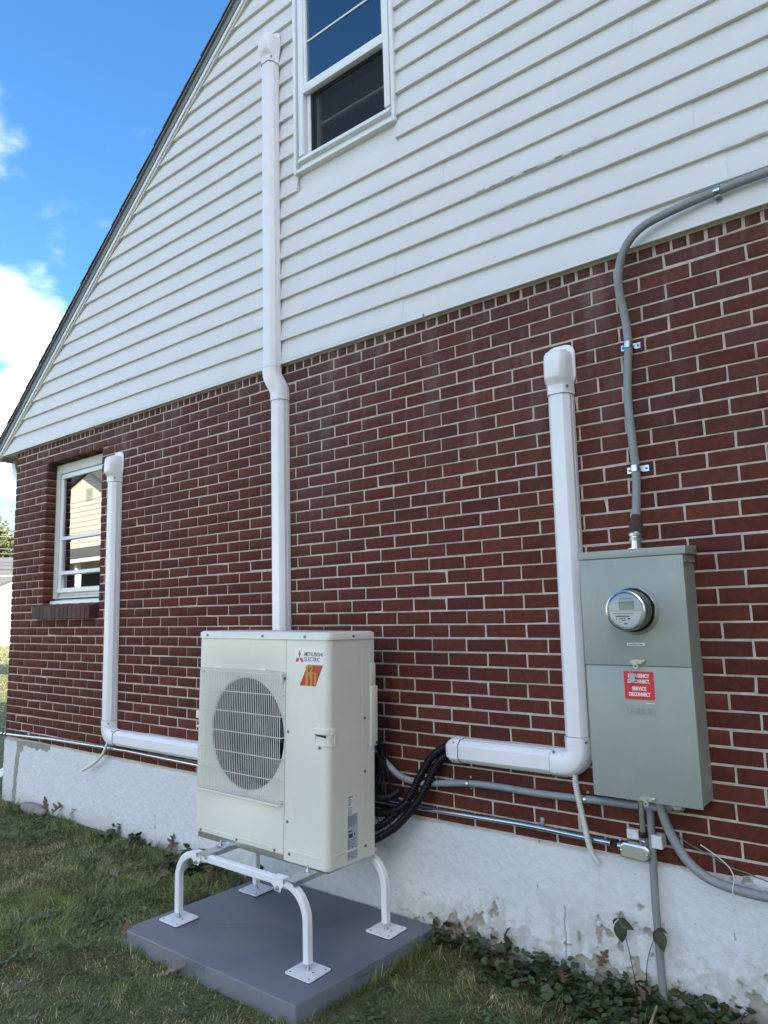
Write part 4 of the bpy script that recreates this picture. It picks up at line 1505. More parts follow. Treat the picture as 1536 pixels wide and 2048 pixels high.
# ------------------------------------------------------------------ flexible grey conduit between heat pump and meter box
fx = thing('flexible_conduit', 'grey flexible conduit sagging from behind the heat pump to the underside of the meter box', 'conduit', (-1.2, -0.03, 0.2))
m = MB()
ribbed(m, [(-2.05, -0.24, 0.50), (-1.93, -0.17, 0.40), (-1.856, -0.10, 0.275), (-1.772, -0.08, 0.205), (-1.665, -0.06, 0.182), (-1.548, -0.036, 0.188), (-1.409, -0.024, 0.203), (-1.25, -0.024, 0.208), (-1.08, -0.026, 0.206), (-0.95, -0.026, 0.208),
           (-0.82, -0.026, 0.212), (-0.70, -0.030, 0.216), (-0.60, -0.034, 0.219), (-0.50, -0.040, 0.228), (-0.445, -0.05, 0.250), (-0.43, -0.055, 0.275)], 0.0158, 0.0005, 0.0052, 14)
m.build('hose', M['flex'], fx, smooth=60)
for (c_, ax_) in (((-1.405, -0.024, 0.2035), (1, 0, 0.08)), ((-0.822, -0.026, 0.212), (1, 0, 0.03))):
    strap(fx, c_, ax_, (0, 0, 1), 0.0166, -0.003, name='clamp', arm=0.030, wd=0.006)
m = MB().lathe((-0.432, -0.055, 0.226), [(0.017, 0), (0.019, 0.008), (0.024, 0.010), (0.024, 0.022), (0.021, 0.024), (0.021, 0.043)], axis=(0, 0, 1), seg=8)
m.build('connector', M['steel'], fx, smooth=20)

# ------------------------------------------------------------------ galvanised conduit along the bottom brick course
em = thing('metal_conduit', 'long shiny metal conduit along the lowest bricks ending in a fitting under the meter box', 'conduit', (-0.6, -0.03, 0.05))
yE = -0.026
m = MB().tube(resample([(-6.62, yE, 0.010), (-6.20, yE, 0.026), (-5.4, yE, 0.054), (-4.3, yE, 0.070), (-3.4, yE, 0.060), (-2.4, yE, 0.050), (-1.75, yE, 0.050), (-1.1, yE, 0.062), (-0.725, yE, 0.052)], 0.1), 0.0118, 14)
m.build('pipe', M['chrome'], em)
for xx_ in (-6.17, -6.235):
    zz_ = 0.027
    MB().lathe((xx_, yE, zz_ - 0.001), [(0.0122, 0), (0.0155, 0.002), (0.0155, 0.016), (0.0122, 0.018)], axis=(1, 0, 0.03), seg=14).build('coupling', M['black'], em)
for xx_, zz_ in ((-1.043, 0.0605), (-5.80, 0.040)):
    m = MB()
    m.box(xx_ - 0.011, xx_ + 0.011, -0.007, -0.003, zz_ + 0.006, zz_ + 0.040, 0.002, 1)
    m.lathe((xx_ - 0.011, yE, zz_), [(0.0122, 0), (0.0142, 0), (0.0142, 0.022), (0.0122, 0.022)], axis=(1, 0, 0), seg=16, caps=False)
    m.lathe((xx_, -0.007, zz_ + 0.030), [(0.0055, 0), (0.005, 0.003), (0.002, 0.005)], seg=10)
    m.build('one_hole_strap', M['steel'], em)
# cast conduit body
m = MB()
cb = (-0.618, 0.046)
pts = []
for (x_, z_) in ((-0.672, 0.030), (-0.672, 0.064), (-0.655, 0.078), (-0.572, 0.076), (-0.552, 0.062), (-0.552, 0.030), (-0.572, 0.014), (-0.652, 0.018)):
    pts.append((x_, -0.066, z_))
m.extrude(pts, (0, 0.050, 0), 0.006, 2)
lbx = m.build('conduit_body', M['steel'], em)
pts = []
for (x_, z_) in ((-0.669, 0.034), (-0.669, 0.060), (-0.656, 0.070), (-0.574, 0.066), (-0.558, 0.056), (-0.558, 0.032), (-0.573, 0.020), (-0.652, 0.025)):
    pts.append((x_, -0.072, z_ - 0.001))
MB().extrude(pts, (0, 0.0055, 0), 0.0015, 1).build('cover_plate', M['gold_screw'], lbx)
for x_, z_ in ((-0.664, 0.0465), (-0.561, 0.0435)):
    MB().lathe((x_, -0.072, z_), [(0.0042, 0), (0.0038, 0.003), (0.001, 0.004)], seg=10).build('screw', M['chrome'], lbx)
MB().lathe((-0.703, yE, 0.0515), [(0.0125, 0), (0.017, 0.001), (0.017, 0.012), (0.0125, 0.013)], axis=(1, 0, 0), seg=16).build('gasket', M['black'], em)
MB().lathe((-0.690, -0.032, 0.050), [(0.0165, 0), (0.0165, 0.022), (0.014, 0.024)], axis=(1, 0, 0), seg=16).build('connector', M['chrome'], em)
MB().lathe((-0.6765, -0.045, 0.072), [(0.0045, 0), (0.0045, 0.007), (0.003, 0.009)], axis=(0, -0.3, 1), seg=8).build('screw', M['chrome'], em)
MB().lathe((-0.668, -0.045, 0.021), [(0.0045, 0), (0.0045, 0.007), (0.003, 0.009)], axis=(-0.4, -0.3, -1), seg=8).build('screw', M['chrome'], em)
vx = -0.580
MB().tube([(vx, -0.048, 0.125), (vx - 0.001, -0.048, 0.262)], 0.0118, 14).build('riser', M['chrome'], em)
MB().lathe((vx, -0.048, 0.074), [(0.017, 0), (0.017, 0.016), (0.014, 0.020), (0.017, 0.022), (0.017, 0.030)], axis=(0, 0, 1), seg=16).build('connector', M['chrome'], em)
MB().lathe((vx, -0.048, 0.1045), [(0.0165, 0), (0.018, 0.002), (0.018, 0.018), (0.0165, 0.021)], axis=(0, 0, 1), seg=16).build('gasket', M['black'], em)
MB().lathe((vx, -0.048, 0.248), [(0.0165, 0), (0.018, 0.002), (0.018, 0.018), (0.0165, 0.021)], axis=(0, 0, 1), seg=16).build('gasket', M['black'], em)

# grey PVC pipe going into the ground, with its white strut
pv = thing('ground_pipe', 'straight grey plastic pipe running from under the meter box down into the ground', 'pipe', (-0.556, -0.03, GZ))
MB().tube(resample([(-0.549, -0.034, 0.285), (-0.552, -0.036, 0.05), (-0.553, -0.042, -0.10), (-0.552, -0.040, -0.30), (-0.546, -0.040, GZ - 0.05)], 0.06), 0.0150, 16).build('pipe', M['pvc'], pv)
m = MB()
m.box(-0.655, -0.6055, -0.030, -0.004, 0.083, 0.121, 0.003, 1)
m.box(-0.548, -0.505, -0.056, -0.004, 0.070, 0.120, 0.003, 1)
m.box(-0.606, -0.548, -0.012, -0.004, 0.078, 0.118, 0.001, 1)
o = m.build('bracket', M['bracket'], None)
top(o, 'small dirty white plastic bracket holding the grey pipe against the bottom bricks', 'bracket')

# big grey cable sweeping out to the right
sw_ = MB().tube(resample(smooth_path([(-0.500, -0.062, 0.288), (-0.500, -0.062, 0.250), (-0.487, -0.064, 0.195), (-0.458, -0.066, 0.125), (-0.412, -0.070, 0.056), (-0.355, -0.072, 0.012), (-0.285, -0.072, -0.010), (-0.19, -0.070, -0.020), (-0.05, -0.066, -0.024), (0.3, -0.06, -0.05), (0.9, -0.06, -0.2), (1.1, -0.06, GZ)], 10), 0.012), 0.0178, 16)
o = sw_.build('feeder_cable', M['cable_grey'], None)
top(o, 'thick grey cable sweeping down and right from the underside of the meter box', 'cable')
m = MB().tube(smooth_path([(-0.46, -0.015, 0.125), (-0.42, -0.010, 0.098), (-0.36, -0.012, 0.076), (-0.30, -0.022, 0.056), (-0.262, -0.012, 0.036), (-0.22, -0.010, 0.030), (-0.175, -0.010, 0.018), (-0.10, -0.010, 0.008), (0.1, -0.01, 0.0)]), 0.0022, 6)
o = m.build('ground_wire', M['wire_green'], None)
top(o, 'thin green wire trailing right across the lowest bricks', 'wire')
m = MB().tube(smooth_path([(-0.372, -0.018, 0.104), (-0.345, -0.020, 0.090), (-0.30, -0.030, 0.068), (-0.266, -0.046, 0.046), (-0.250, -0.062, 0.018), (-0.250, -0.092, -0.010), (-0.251, -0.094, -0.040)]), 0.0021, 6)
o = m.build('loose_wire', M['wire_white'], None)
top(o, 'thin off-white wire looping down over the thick grey cable', 'wire')

# ------------------------------------------------------------------ heat pump (local axes: X right, Y back, Z up)
HW, HD, HH = 0.95, 0.331, 1.056
hp = thing('heat_pump', 'cream outdoor heat pump unit with a round fan behind a white wire grille', 'heat pump', (-2.772, -0.562, -0.116), local=True)
hp.rotation_mode = 'YXZ'
hp.rotation_euler = (-0.0223, 0.0083, 0)
S0 = (0, 0, 0)
FX, FZ, FRr = 0.380, 0.548, 0.286       # fan centre and radius
PX = 0.667                               # panel seam


def rounded_plan(x0, x1, y0, y1, r_fr, r=0.006, n=8):
    """plan outline (x, y), front right corner with radius r_fr"""
    pts = []
    for (cx_, cy_, rad, a0) in ((x1 - r_fr, y0 + r_fr, r_fr, -PI / 2), (x1 - r, y1 - r, r, 0), (x0 + r, y1 - r, r, PI / 2), (x0 + 0.012, y0 + 0.012, 0.012, PI)):
        for i in range(n + 1):
            a = a0 + PI / 2 * i / n
            pts.append((cx_ + rad * math.cos(a), cy_ + rad * math.sin(a)))
    return pts


# front panel with the round opening
m = MB()
ns_ = 96
x0_, x1_, z0_, z1_ = 0.003, PX - 0.0012, 0.022, 1.018
inner, outer = [], []
for i in range(ns_):
    a = 2 * PI * i / ns_ + PI / 4
    ca, sa = math.cos(a), math.sin(a)
    inner.append((FX + FRr * ca, FZ + FRr * sa))
    tx = ((x1_ - FX) if ca > 0 else (x0_ - FX)) / ca if abs(ca) > 1e-6 else 1e9
    tz = ((z1_ - FZ) if sa > 0 else (z0_ - FZ)) / sa if abs(sa) > 1e-6 else 1e9
    t_ = min(tx, tz)
    outer.append((FX + t_ * ca, FZ + t_ * sa))
corners = [(x1_, z1_), (x0_, z1_), (x0_, z0_), (x1_, z0_)]
vi = [m.bm.verts.new((x, 0, z)) for x, z in inner]
vo = [m.bm.verts.new((x, 0, z)) for x, z in outer]
vb1 = [m.bm.verts.new((FX + (FRr - 0.010) * math.cos(2 * PI * i / ns_ + PI / 4), 0.004, FZ + (FRr - 0.010) * math.sin(2 * PI * i / ns_ + PI / 4))) for i in range(ns_)]
vb2 = [m.bm.verts.new((FX + (FRr - 0.014) * math.cos(2 * PI * i / ns_ + PI / 4), 0.012, FZ + (FRr - 0.014) * math.sin(2 * PI * i / ns_ + PI / 4))) for i in range(ns_)]
vc = [m.bm.verts.new((x, 0, z)) for x, z in corners]


def side_of(p):
    e_ = []
    if abs(p[0] - x1_) < 1e-6: e_.append('r')
    if abs(p[0] - x0_) < 1e-6: e_.append('l')
    if abs(p[1] - z1_) < 1e-6: e_.append('t')
    if abs(p[1] - z0_) < 1e-6: e_.append('b')
    return e_[0] if e_ else '?'


for i in range(ns_):
    n = (i + 1) % ns_
    m.bm.faces.new((vi[i], vo[i], vo[n], vi[n]))
    sa_, sb_ = side_of(outer[i]), side_of(outer[n])
    if sa_ != sb_:
        key = {frozenset('rt'): 0, frozenset('tl'): 1, frozenset('lb'): 2, frozenset('br'): 3}.get(frozenset((sa_, sb_)))
        if key is not None:
            m.bm.faces.new((vo[i], vc[key], vo[n]))
    m.bm.faces.new((vb1[i], vi[i], vi[n], vb1[n]))
    m.bm.faces.new((vb2[i], vb1[i], vb1[n], vb2[n]))
# left return
m.poly([(x0_, 0, z0_), (x0_, 0, z1_), (x0_ - 0.003, 0.004, z1_), (x0_ - 0.003, 0.004, z0_)])
m.poly([(x0_ - 0.003, 0.004, z0_), (x0_ - 0.003, 0.004, z1_), (x0_ - 0.003, HD - 0.01, z1_), (x0_ - 0.003, HD - 0.01, z0_)])
fp = m.build('front_panel', M['cabinet'], hp, smooth=40)
MB().lathe((FX, 0.0121, FZ), [(FRr - 0.0142, 0), (FRr - 0.016, 0.02), (FRr - 0.017, 0.10)], axis=(0, 1, 0), seg=72, caps=False).build('fan_shroud', M['shroud'], hp)
# right service panel wraps the corner
m = MB()
plan = []
rc = 0.030
plan.append((PX + 0.0012, 0.010))
plan.append((PX + 0.0012, 0.0))
for i in range(11):
    a = -PI / 2 + PI / 2 * i / 10
    plan.append((HW - rc + rc * math.cos(a), rc + rc * math.sin(a)))
plan += [(HW, HD), (HW - 0.012, HD)]
lo_ = [m.bm.verts.new((x, y, 0.0)) for x, y in plan]
hi_ = [m.bm.verts.new((x, y, 1.018)) for x, y in plan]
for i in range(len(plan) - 1):
    m.bm.faces.new((lo_[i], lo_[i + 1], hi_[i + 1], hi_[i]))
sp_ = m.build('service_panel', M['cabinet'], hp, smooth=40)
# pressed ribs of the side and front foot
m = MB()
zb0, zb1 = 0.165, 0.955
yr0, yr1 = 0.245, 0.297


def loop_rib(mb_, pts, r_):
    mb_.tube(pts + [pts[0], pts[1]], r_, 6, caps=False)


pts = []
for (cy_, cz_, a0) in ((yr1 - 0.012, zb0 + 0.012, -PI / 2), (yr1 - 0.012, zb1 - 0.012, 0), (yr0 + 0.012, zb1 - 0.012, PI / 2), (yr0 + 0.012, zb0 + 0.012, PI)):
    for i in range(5):
        a = a0 + PI / 2 * i / 4
        pts.append((HW, cy_ + 0.012 * math.cos(a), cz_ + 0.012 * math.sin(a)))
m.tube(pts + [pts[0]], 0.0014, 6, caps=False)
m.box(HW - 0.001, HW + 0.0025, 0.045, 0.245, 0.050, 0.062, 0.001, 1)
m.box(PX + 0.028, HW - 0.045, -0.0025, 0.001, 0.040, 0.052, 0.001, 1)
m.box(0.06, PX - 0.06, -0.0025, 0.001, 0.034, 0.046, 0.001, 1)
m.build('pressed_rib', M['cabinet'], hp)
# top lid
m = MB()
pl_ = rounded_plan(-0.006, HW + 0.004, -0.006, HD + 0.004, 0.034, 0.014)
a_ = [m.bm.verts.new((x, y, 1.019)) for x, y in pl_]
b_ = [m.bm.verts.new((x, y, 1.048)) for x, y in pl_]
cpl = rounded_plan(0.006, HW - 0.008, 0.006, HD - 0.008, 0.028, 0.012)
c_ = [m.bm.verts.new((x, y, 1.0565)) for x, y in cpl]
for i in range(len(pl_)):
    n = (i + 1) % len(pl_)
    m.bm.faces.new((a_[i], a_[n], b_[n], b_[i]))
    m.bm.faces.new((b_[i], b_[n], c_[n], c_[i]))
m.bm.faces.new(a_[::-1])
m.bm.faces.new(c_)
m.build('top_lid', M['cabinet'], hp, smooth=60)
# base pan, back coil, inside
m = MB()
m.box(0.004, HW - 0.006, 0.010, HD - 0.004, -0.012, 0.0215, 0.004, 1)
m.build('base_pan', M['steel'], hp)
m = MB()
m.box(0.010, PX - 0.01, HD - 0.03, HD - 0.008, 0.03, 1.0)
m.build('coil', M['fin'], hp, smooth=0)
m = MB()
m.box(0.008, PX + 0.01, HD - 0.034, HD - 0.031, 0.02, 1.015)
m.box(PX + 0.004, PX + 0.012, 0.02, HD - 0.035, 0.02, 1.015)
m.box(0.006, 0.010, 0.02, HD - 0.035, 0.02, 1.015)
m.box(PX + 0.02, HW - 0.02, HD - 0.012, HD - 0.004, 0.02, 1.015)
m.build('inner_wall', M['dark'], hp, smooth=0)
m = MB()
m.box(HW - 0.02, HW + 0.006, HD - 0.03, HD + 0.022, 0.50, 0.79, 0.005, 2)
m.box(HW - 0.02, HW + 0.002, HD - 0.03, HD + 0.012, 0.7905, 0.90, 0.004, 2)
m.build('valve_cover', M['cabinet'], hp)
# fan
m = MB().lathe((FX, 0.10, FZ), [(0.0, -0.02), (0.055, -0.012), (0.062, 0.0), (0.062, 0.07)], axis=(0, 1, 0), seg=32, caps=False)
fan = m.build('fan', M['fan'], hp)
for kb in range(3):
    m = MB()
    nr, na = 7, 9
    grid = []
    for i in range(nr):
        r_ = 0.058 + (0.245 - 0.058) * i / (nr - 1)
        row = []
        for j in range(na):
            t_ = j / (na - 1)
            a = 2 * PI * kb / 3 + 0.3 + (t_ - 0.5) * (1.55 - 0.35 * i / nr) + 0.25 * i / nr
            row.append(m.bm.verts.new((FX + r_ * math.cos(a), 0.105 + 0.07 * t_ - 0.02 * i / nr, FZ + r_ * math.sin(a))))
        grid.append(row)
    for i in range(nr - 1):
        for j in range(na - 1):
            m.bm.faces.new((grid[i][j], grid[i + 1][j], grid[i + 1][j + 1], grid[i][j + 1]))
    bl = m.build('blade', M['fan'], fan, smooth=60)
    bl.modifiers.new('thick', 'SOLIDIFY').thickness = 0.004
# grille
gx0, gx1, gz0, gz1 = 0.030, 0.657, 0.236, 0.862
gy = -0.024
m = MB()
m.box(gx0 + 0.002, gx1 - 0.002, -0.0265, -0.0225, gz0 + 0.002, gz0 + 0.012, 0.0015, 1)
grl = m.build('fan_grille', M['grille'], hp)
for b6 in ((gx0 + 0.002, gx1 - 0.01, -0.004, 0.0, gz0 + 0.006, gz0 + 0.030), (gx0, gx0 + 0.012, -0.018, 0.0, gz1 - 0.03, gz1 - 0.004), (gx1 - 0.012, gx1, -0.018, 0.0, gz1 - 0.055, gz1 - 0.004),
           (gx1 - 0.010, gx1 - 0.002, -0.020, 0.0, gz0, gz0 + 0.03), (gx0 + 0.09, gx0 + 0.16, -0.006, 0.0, gz1, gz1 + 0.010), (gx0 + 0.46, gx0 + 0.50, -0.006, 0.0, gz1, gz1 + 0.010)):
    MB().box(*b6, 0.001, 1).build('grille_bracket', M['grille'], grl)
prof_v = [(-0.002, gz0 + 0.004), (-0.020, gz0 + 0.006), (gy, gz0 + 0.020), (gy, gz1 - 0.020), (gy + 0.003, gz1 - 0.008), (gy + 0.010, gz1), (-0.002, gz1 + 0.002)]
vm = MB()
vm.tube([(0, y, z) for y, z in prof_v], 0.0018, 6)
bmesh.ops.recalc_face_normals(vm.bm, faces=vm.bm.faces[:])
vme = bpy.data.meshes.new('vertical_wire')
vm.bm.to_mesh(vme)
vm.bm.free()
for p in vme.polygons:
    p.use_smooth = True
nw = 47
for i in range(nw):
    o = link_mesh('vertical_wire', vme, M['grille'], grl)
    o.location = (gx0 + 0.004 + (gx1 - gx0 - 0.008) * i / (nw - 1), 0, 0)
for i in range(7):
    z_ = gz1 - 0.012 - (gz1 - gz0 - 0.030) * i / 6
    MB().tube([(gx0 - 0.002, -0.001, z_), (gx0 - 0.001, -0.018, z_), (gx0 + 0.006, gy + 0.003, z_), (gx0 + 0.016, gy + 0.004, z_), (gx1 - 0.02, gy + 0.004, z_), (gx1 - 0.006, gy + 0.004, z_), (gx1 + 0.001, -0.016, z_), (gx1 + 0.002, -0.001, z_)], 0.0026, 7).build('cross_wire', M['grille'], grl)
# handle
m = MB()
hx0, hx1, hz0, hz1 = 0.865, 0.9535, 0.538, 0.618
pp = []
m.box(hx0, HW - 0.022, -0.004, 0.002, hz1 - 0.028, hz1, 0.002, 1)
m.extrude([(HW - 0.024, -0.004, hz1 - 0.028), (HW - 0.006, 0.006, hz1 - 0.028), (HW + 0.004, 0.030, hz1 - 0.028), (HW + 0.004, 0.046, hz1 - 0.028), (HW - 0.002, 0.046, hz1 - 0.028), (HW - 0.012, 0.012, hz1 - 0.028), (HW - 0.024, 0.002, hz1 - 0.028)], (0, 0, 0.028), 0.001, 1)
m.box(hx0, hx0 + 0.006, -0.004, 0.002, hz0, hz1 - 0.0285, 0.001, 1)
m.box(HW - 0.001, HW + 0.004, 0.040, 0.046, hz0, hz1 - 0.0285, 0.001, 1)
m.box(hx0, HW - 0.022, -0.004, 0.002, hz0 - 0.001, hz0 + 0.008, 0.002, 1)
m.extrude([(HW - 0.024, -0.004, hz0), (HW - 0.006, 0.006, hz0), (HW + 0.004, 0.030, hz0), (HW + 0.004, 0.0395, hz0), (HW - 0.002, 0.0395, hz0), (HW - 0.012, 0.012, hz0), (HW - 0.024, 0.002, hz0)], (0, 0, 0.008), 0.001, 1)
m.extrude([(hx0 + 0.018, -0.003, hz0), (hx0 + 0.048, -0.003, hz0), (hx0 + 0.040, -0.003, hz0 - 0.013), (hx0 + 0.034, -0.003, hz0 - 0.016), (hx0 + 0.026, -0.003, hz0 - 0.013)], (0, 0.003, 0), 0.0005, 1)
hd = m.build('handle', M['grille'], hp)
m = MB()
m.extrude([(hx0 + 0.007, -0.0022, hz1 - 0.030), (HW - 0.016, -0.0012, hz1 - 0.030), (HW - 0.016, -0.0012, hz1 - 0.042), (hx0 + 0.007, -0.0022, hz1 - 0.036)], (0, 0.003, 0))
m.build('handle_recess', M['dark'], hd, smooth=0)
for b6 in ((-0.022, 0.002, -0.004, 0.012, 0.592, 0.632), (-0.018, 0.002, -0.004, 0.012, 0.545, 0.556)):
    MB().box(*b6, 0.002, 1).build('side_clip', M['grille'], hp)
# screws
for (x, y, z, ax_) in ((0.062, -0.006, 1.034, (0, -1, 0)), (0.50, -0.006, 1.034, (0, -1, 0)), (0.80, -0.006, 1.034, (0, -1, 0)), (HW + 0.004, 0.17, 1.034, (1, 0, 0)), (0.689, 0, 0.585, (0, -1, 0)), (0.689, 0, 0.175, (0, -1, 0)),
                        (0.045, 0, 0.032, (0, -1, 0)), (0.33, 0, 0.032, (0, -1, 0)), (0.605, 0, 0.032, (0, -1, 0)), (0.705, 0, 0.034, (0, -1, 0)), (HW, 0.258, 0.640, (1, 0, 0)), (HW, 0.258, 0.392, (1, 0, 0)),
                        (HW, 0.262, 0.052, (1, 0, 0)), (hx0 + 0.033, -0.003, hz0 - 0.006, (0, -1, 0)), (HW + 0.006, HD + 0.008, 0.515, (1, 0, 0)), (gx1 + 0.004, -0.001, gz1 - 0.03, (0, -1, 0))):
    MB().lathe((x, y, z), [(0.0072, 0), (0.0068, 0.003), (0.003, 0.0045), (0.0, 0.0046)], axis=ax_, seg=12, caps=False).build('screw', M['screw'], hp)
# badges
yb = -0.0008
m = MB().box(0.727, 0.915, yb, 0.0002, 0.906, 0.980)
stk = m.build('brand_sticker', M['sticker'], hp, smooth=0)
text('lettering', 'MITSUBISHI', 0.026, (0.792, yb - 0.0002, 0.9435), M['black_print'], stk, width=0.118, bold=0.0003, local=True)
text('lettering', 'ELECTRIC', 0.026, (0.792, yb - 0.0002, 0.9195), M['black_print'], stk, width=0.101, bold=0.0003, local=True)
m = MB()
ox, oz, e_ = 0.7605, 0.9335, 0.0235
c60, s60 = 0.42, 0.88


def rhomb(p0_, ang):
    u1 = Vector((math.cos(ang + 0.42), 0, math.sin(ang + 0.42))) * e_
    u2 = Vector((math.cos(ang - 0.42), 0, math.sin(ang - 0.42))) * e_
    p0_ = Vector(p0_)
    m.extrude([p0_, p0_ + u1, p0_ + u1 + u2, p0_ + u2], (0, -0.0004, 0))


m.extrude([(ox, yb, oz), (ox + 0.0085, yb, oz + 0.019), (ox, yb, oz + 0.038), (ox - 0.0085, yb, oz + 0.019)], (0, -0.0004, 0))
m.extrude([(ox, yb, oz), (ox - 0.0195, yb, oz), (ox - 0.0285, yb, oz - 0.0195), (ox - 0.0095, yb, oz - 0.0195)], (0, -0.0004, 0))
m.extrude([(ox, yb, oz), (ox + 0.0195, yb, oz), (ox + 0.0285, yb, oz - 0.0195), (ox + 0.0095, yb, oz - 0.0195)], (0, -0.0004, 0))
m.build('diamond_emblem', M['red2'], stk, smooth=0)
m = MB()
m.extrude([(0.814, yb, 0.903), (0.914, yb, 0.903), (0.867, yb, 0.805), (0.763, yb, 0.805)], (0, 0.001, 0))
bdg = m.build('red_badge', M['red3'], hp, smooth=0)
text('lettering', 'h', 0.125, (0.799, yb - 0.0003, 0.809), M['badge'], bdg, width=0.045, bold=0.0035, local=True)
text('lettering', 'i', 0.090, (0.854, yb - 0.0003, 0.809), M['badge'], bdg, width=0.016, bold=0.0025, local=True)
text('lettering', '2', 0.056, (0.826, yb - 0.0006, 0.862), M['badge'], bdg, width=0.027, bold=0.0030, local=True)
# right side labels
xl_ = HW + 0.0004
m = MB().box(HW - 0.0005, xl_, 0.133, 0.173, 0.218, 0.300)
l1 = m.build('caution_label', M['sticker'], hp, smooth=0)
m = MB()
rl_ = random.Random(3)
for z_ in [0.296, 0.292]:
    m.box(xl_, xl_ + 0.0003, 0.136, 0.170, z_ - 0.0025, z_)
for i in range(14):
    z_ = 0.283 - i * 0.0045 - (0.006 if i > 6 else 0)
    m.box(xl_, xl_ + 0.0003, 0.136, 0.136 + rl_.uniform(0.018, 0.034), z_ - 0.0016, z_)
m.build('fine_print', M['black_print'], l1, smooth=0)
m = MB().box(HW - 0.0005, xl_, 0.133, 0.206, 0.012, 0.214)
l2 = m.build('rating_label', M['silver_label'], hp, smooth=0)
m = MB()
for i in range(11):
    z_ = 0.208 - i * 0.0046
    m.box(xl_, xl_ + 0.0003, 0.136, 0.136 + rl_.uniform(0.045, 0.066), z_ - 0.0018, z_)
m.box(xl_, xl_ + 0.0003, 0.140, 0.170, 0.112, 0.130)
m.box(xl_, xl_ + 0.0003, 0.178, 0.186, 0.116, 0.130)
m.box(xl_, xl_ + 0.0003, 0.137, 0.166, 0.138, 0.144)
for i in range(16):
    z_ = 0.104 - i * 0.0054
    x_ = 0.137
    while x_ < 0.190:
        w_ = rl_.uniform(0.006, 0.022)
        m.box(xl_, xl_ + 0.0003, x_, min(x_ + w_, 0.200), z_ - 0.002, z_)
        x_ += w_ + rl_.uniform(0.003, 0.014)
m.build('fine_print', M['black_print'], l2, smooth=0)
# mounting feet of the unit
for fx_ in (0.255, 0.865):
    for fy_ in (-0.035, HD + 0.03):
        m = MB()
        m.box(fx_ - 0.035, fx_ + 0.035, min(fy_, fy_ + (0.06 if fy_ < 0 else -0.06)) - 0.004, max(fy_, fy_ + (0.06 if fy_ < 0 else -0.06)) + 0.004, -0.010, -0.004, 0.002, 1)
        m.build('mounting_foot', M['steel'], hp)
        MB().lathe((fx_ - 0.01, fy_ + (0.004 if fy_ < 0 else -0.004), -0.004), [(0.016, 0), (0.016, 0.003), (0.009, 0.003), (0.009, 0.011), (0.005, 0.012), (0.005, 0.024), (0, 0.024)], axis=(0, 0, 1), seg=6, caps=False).build('bolt', M['steel'], hp, smooth=10)

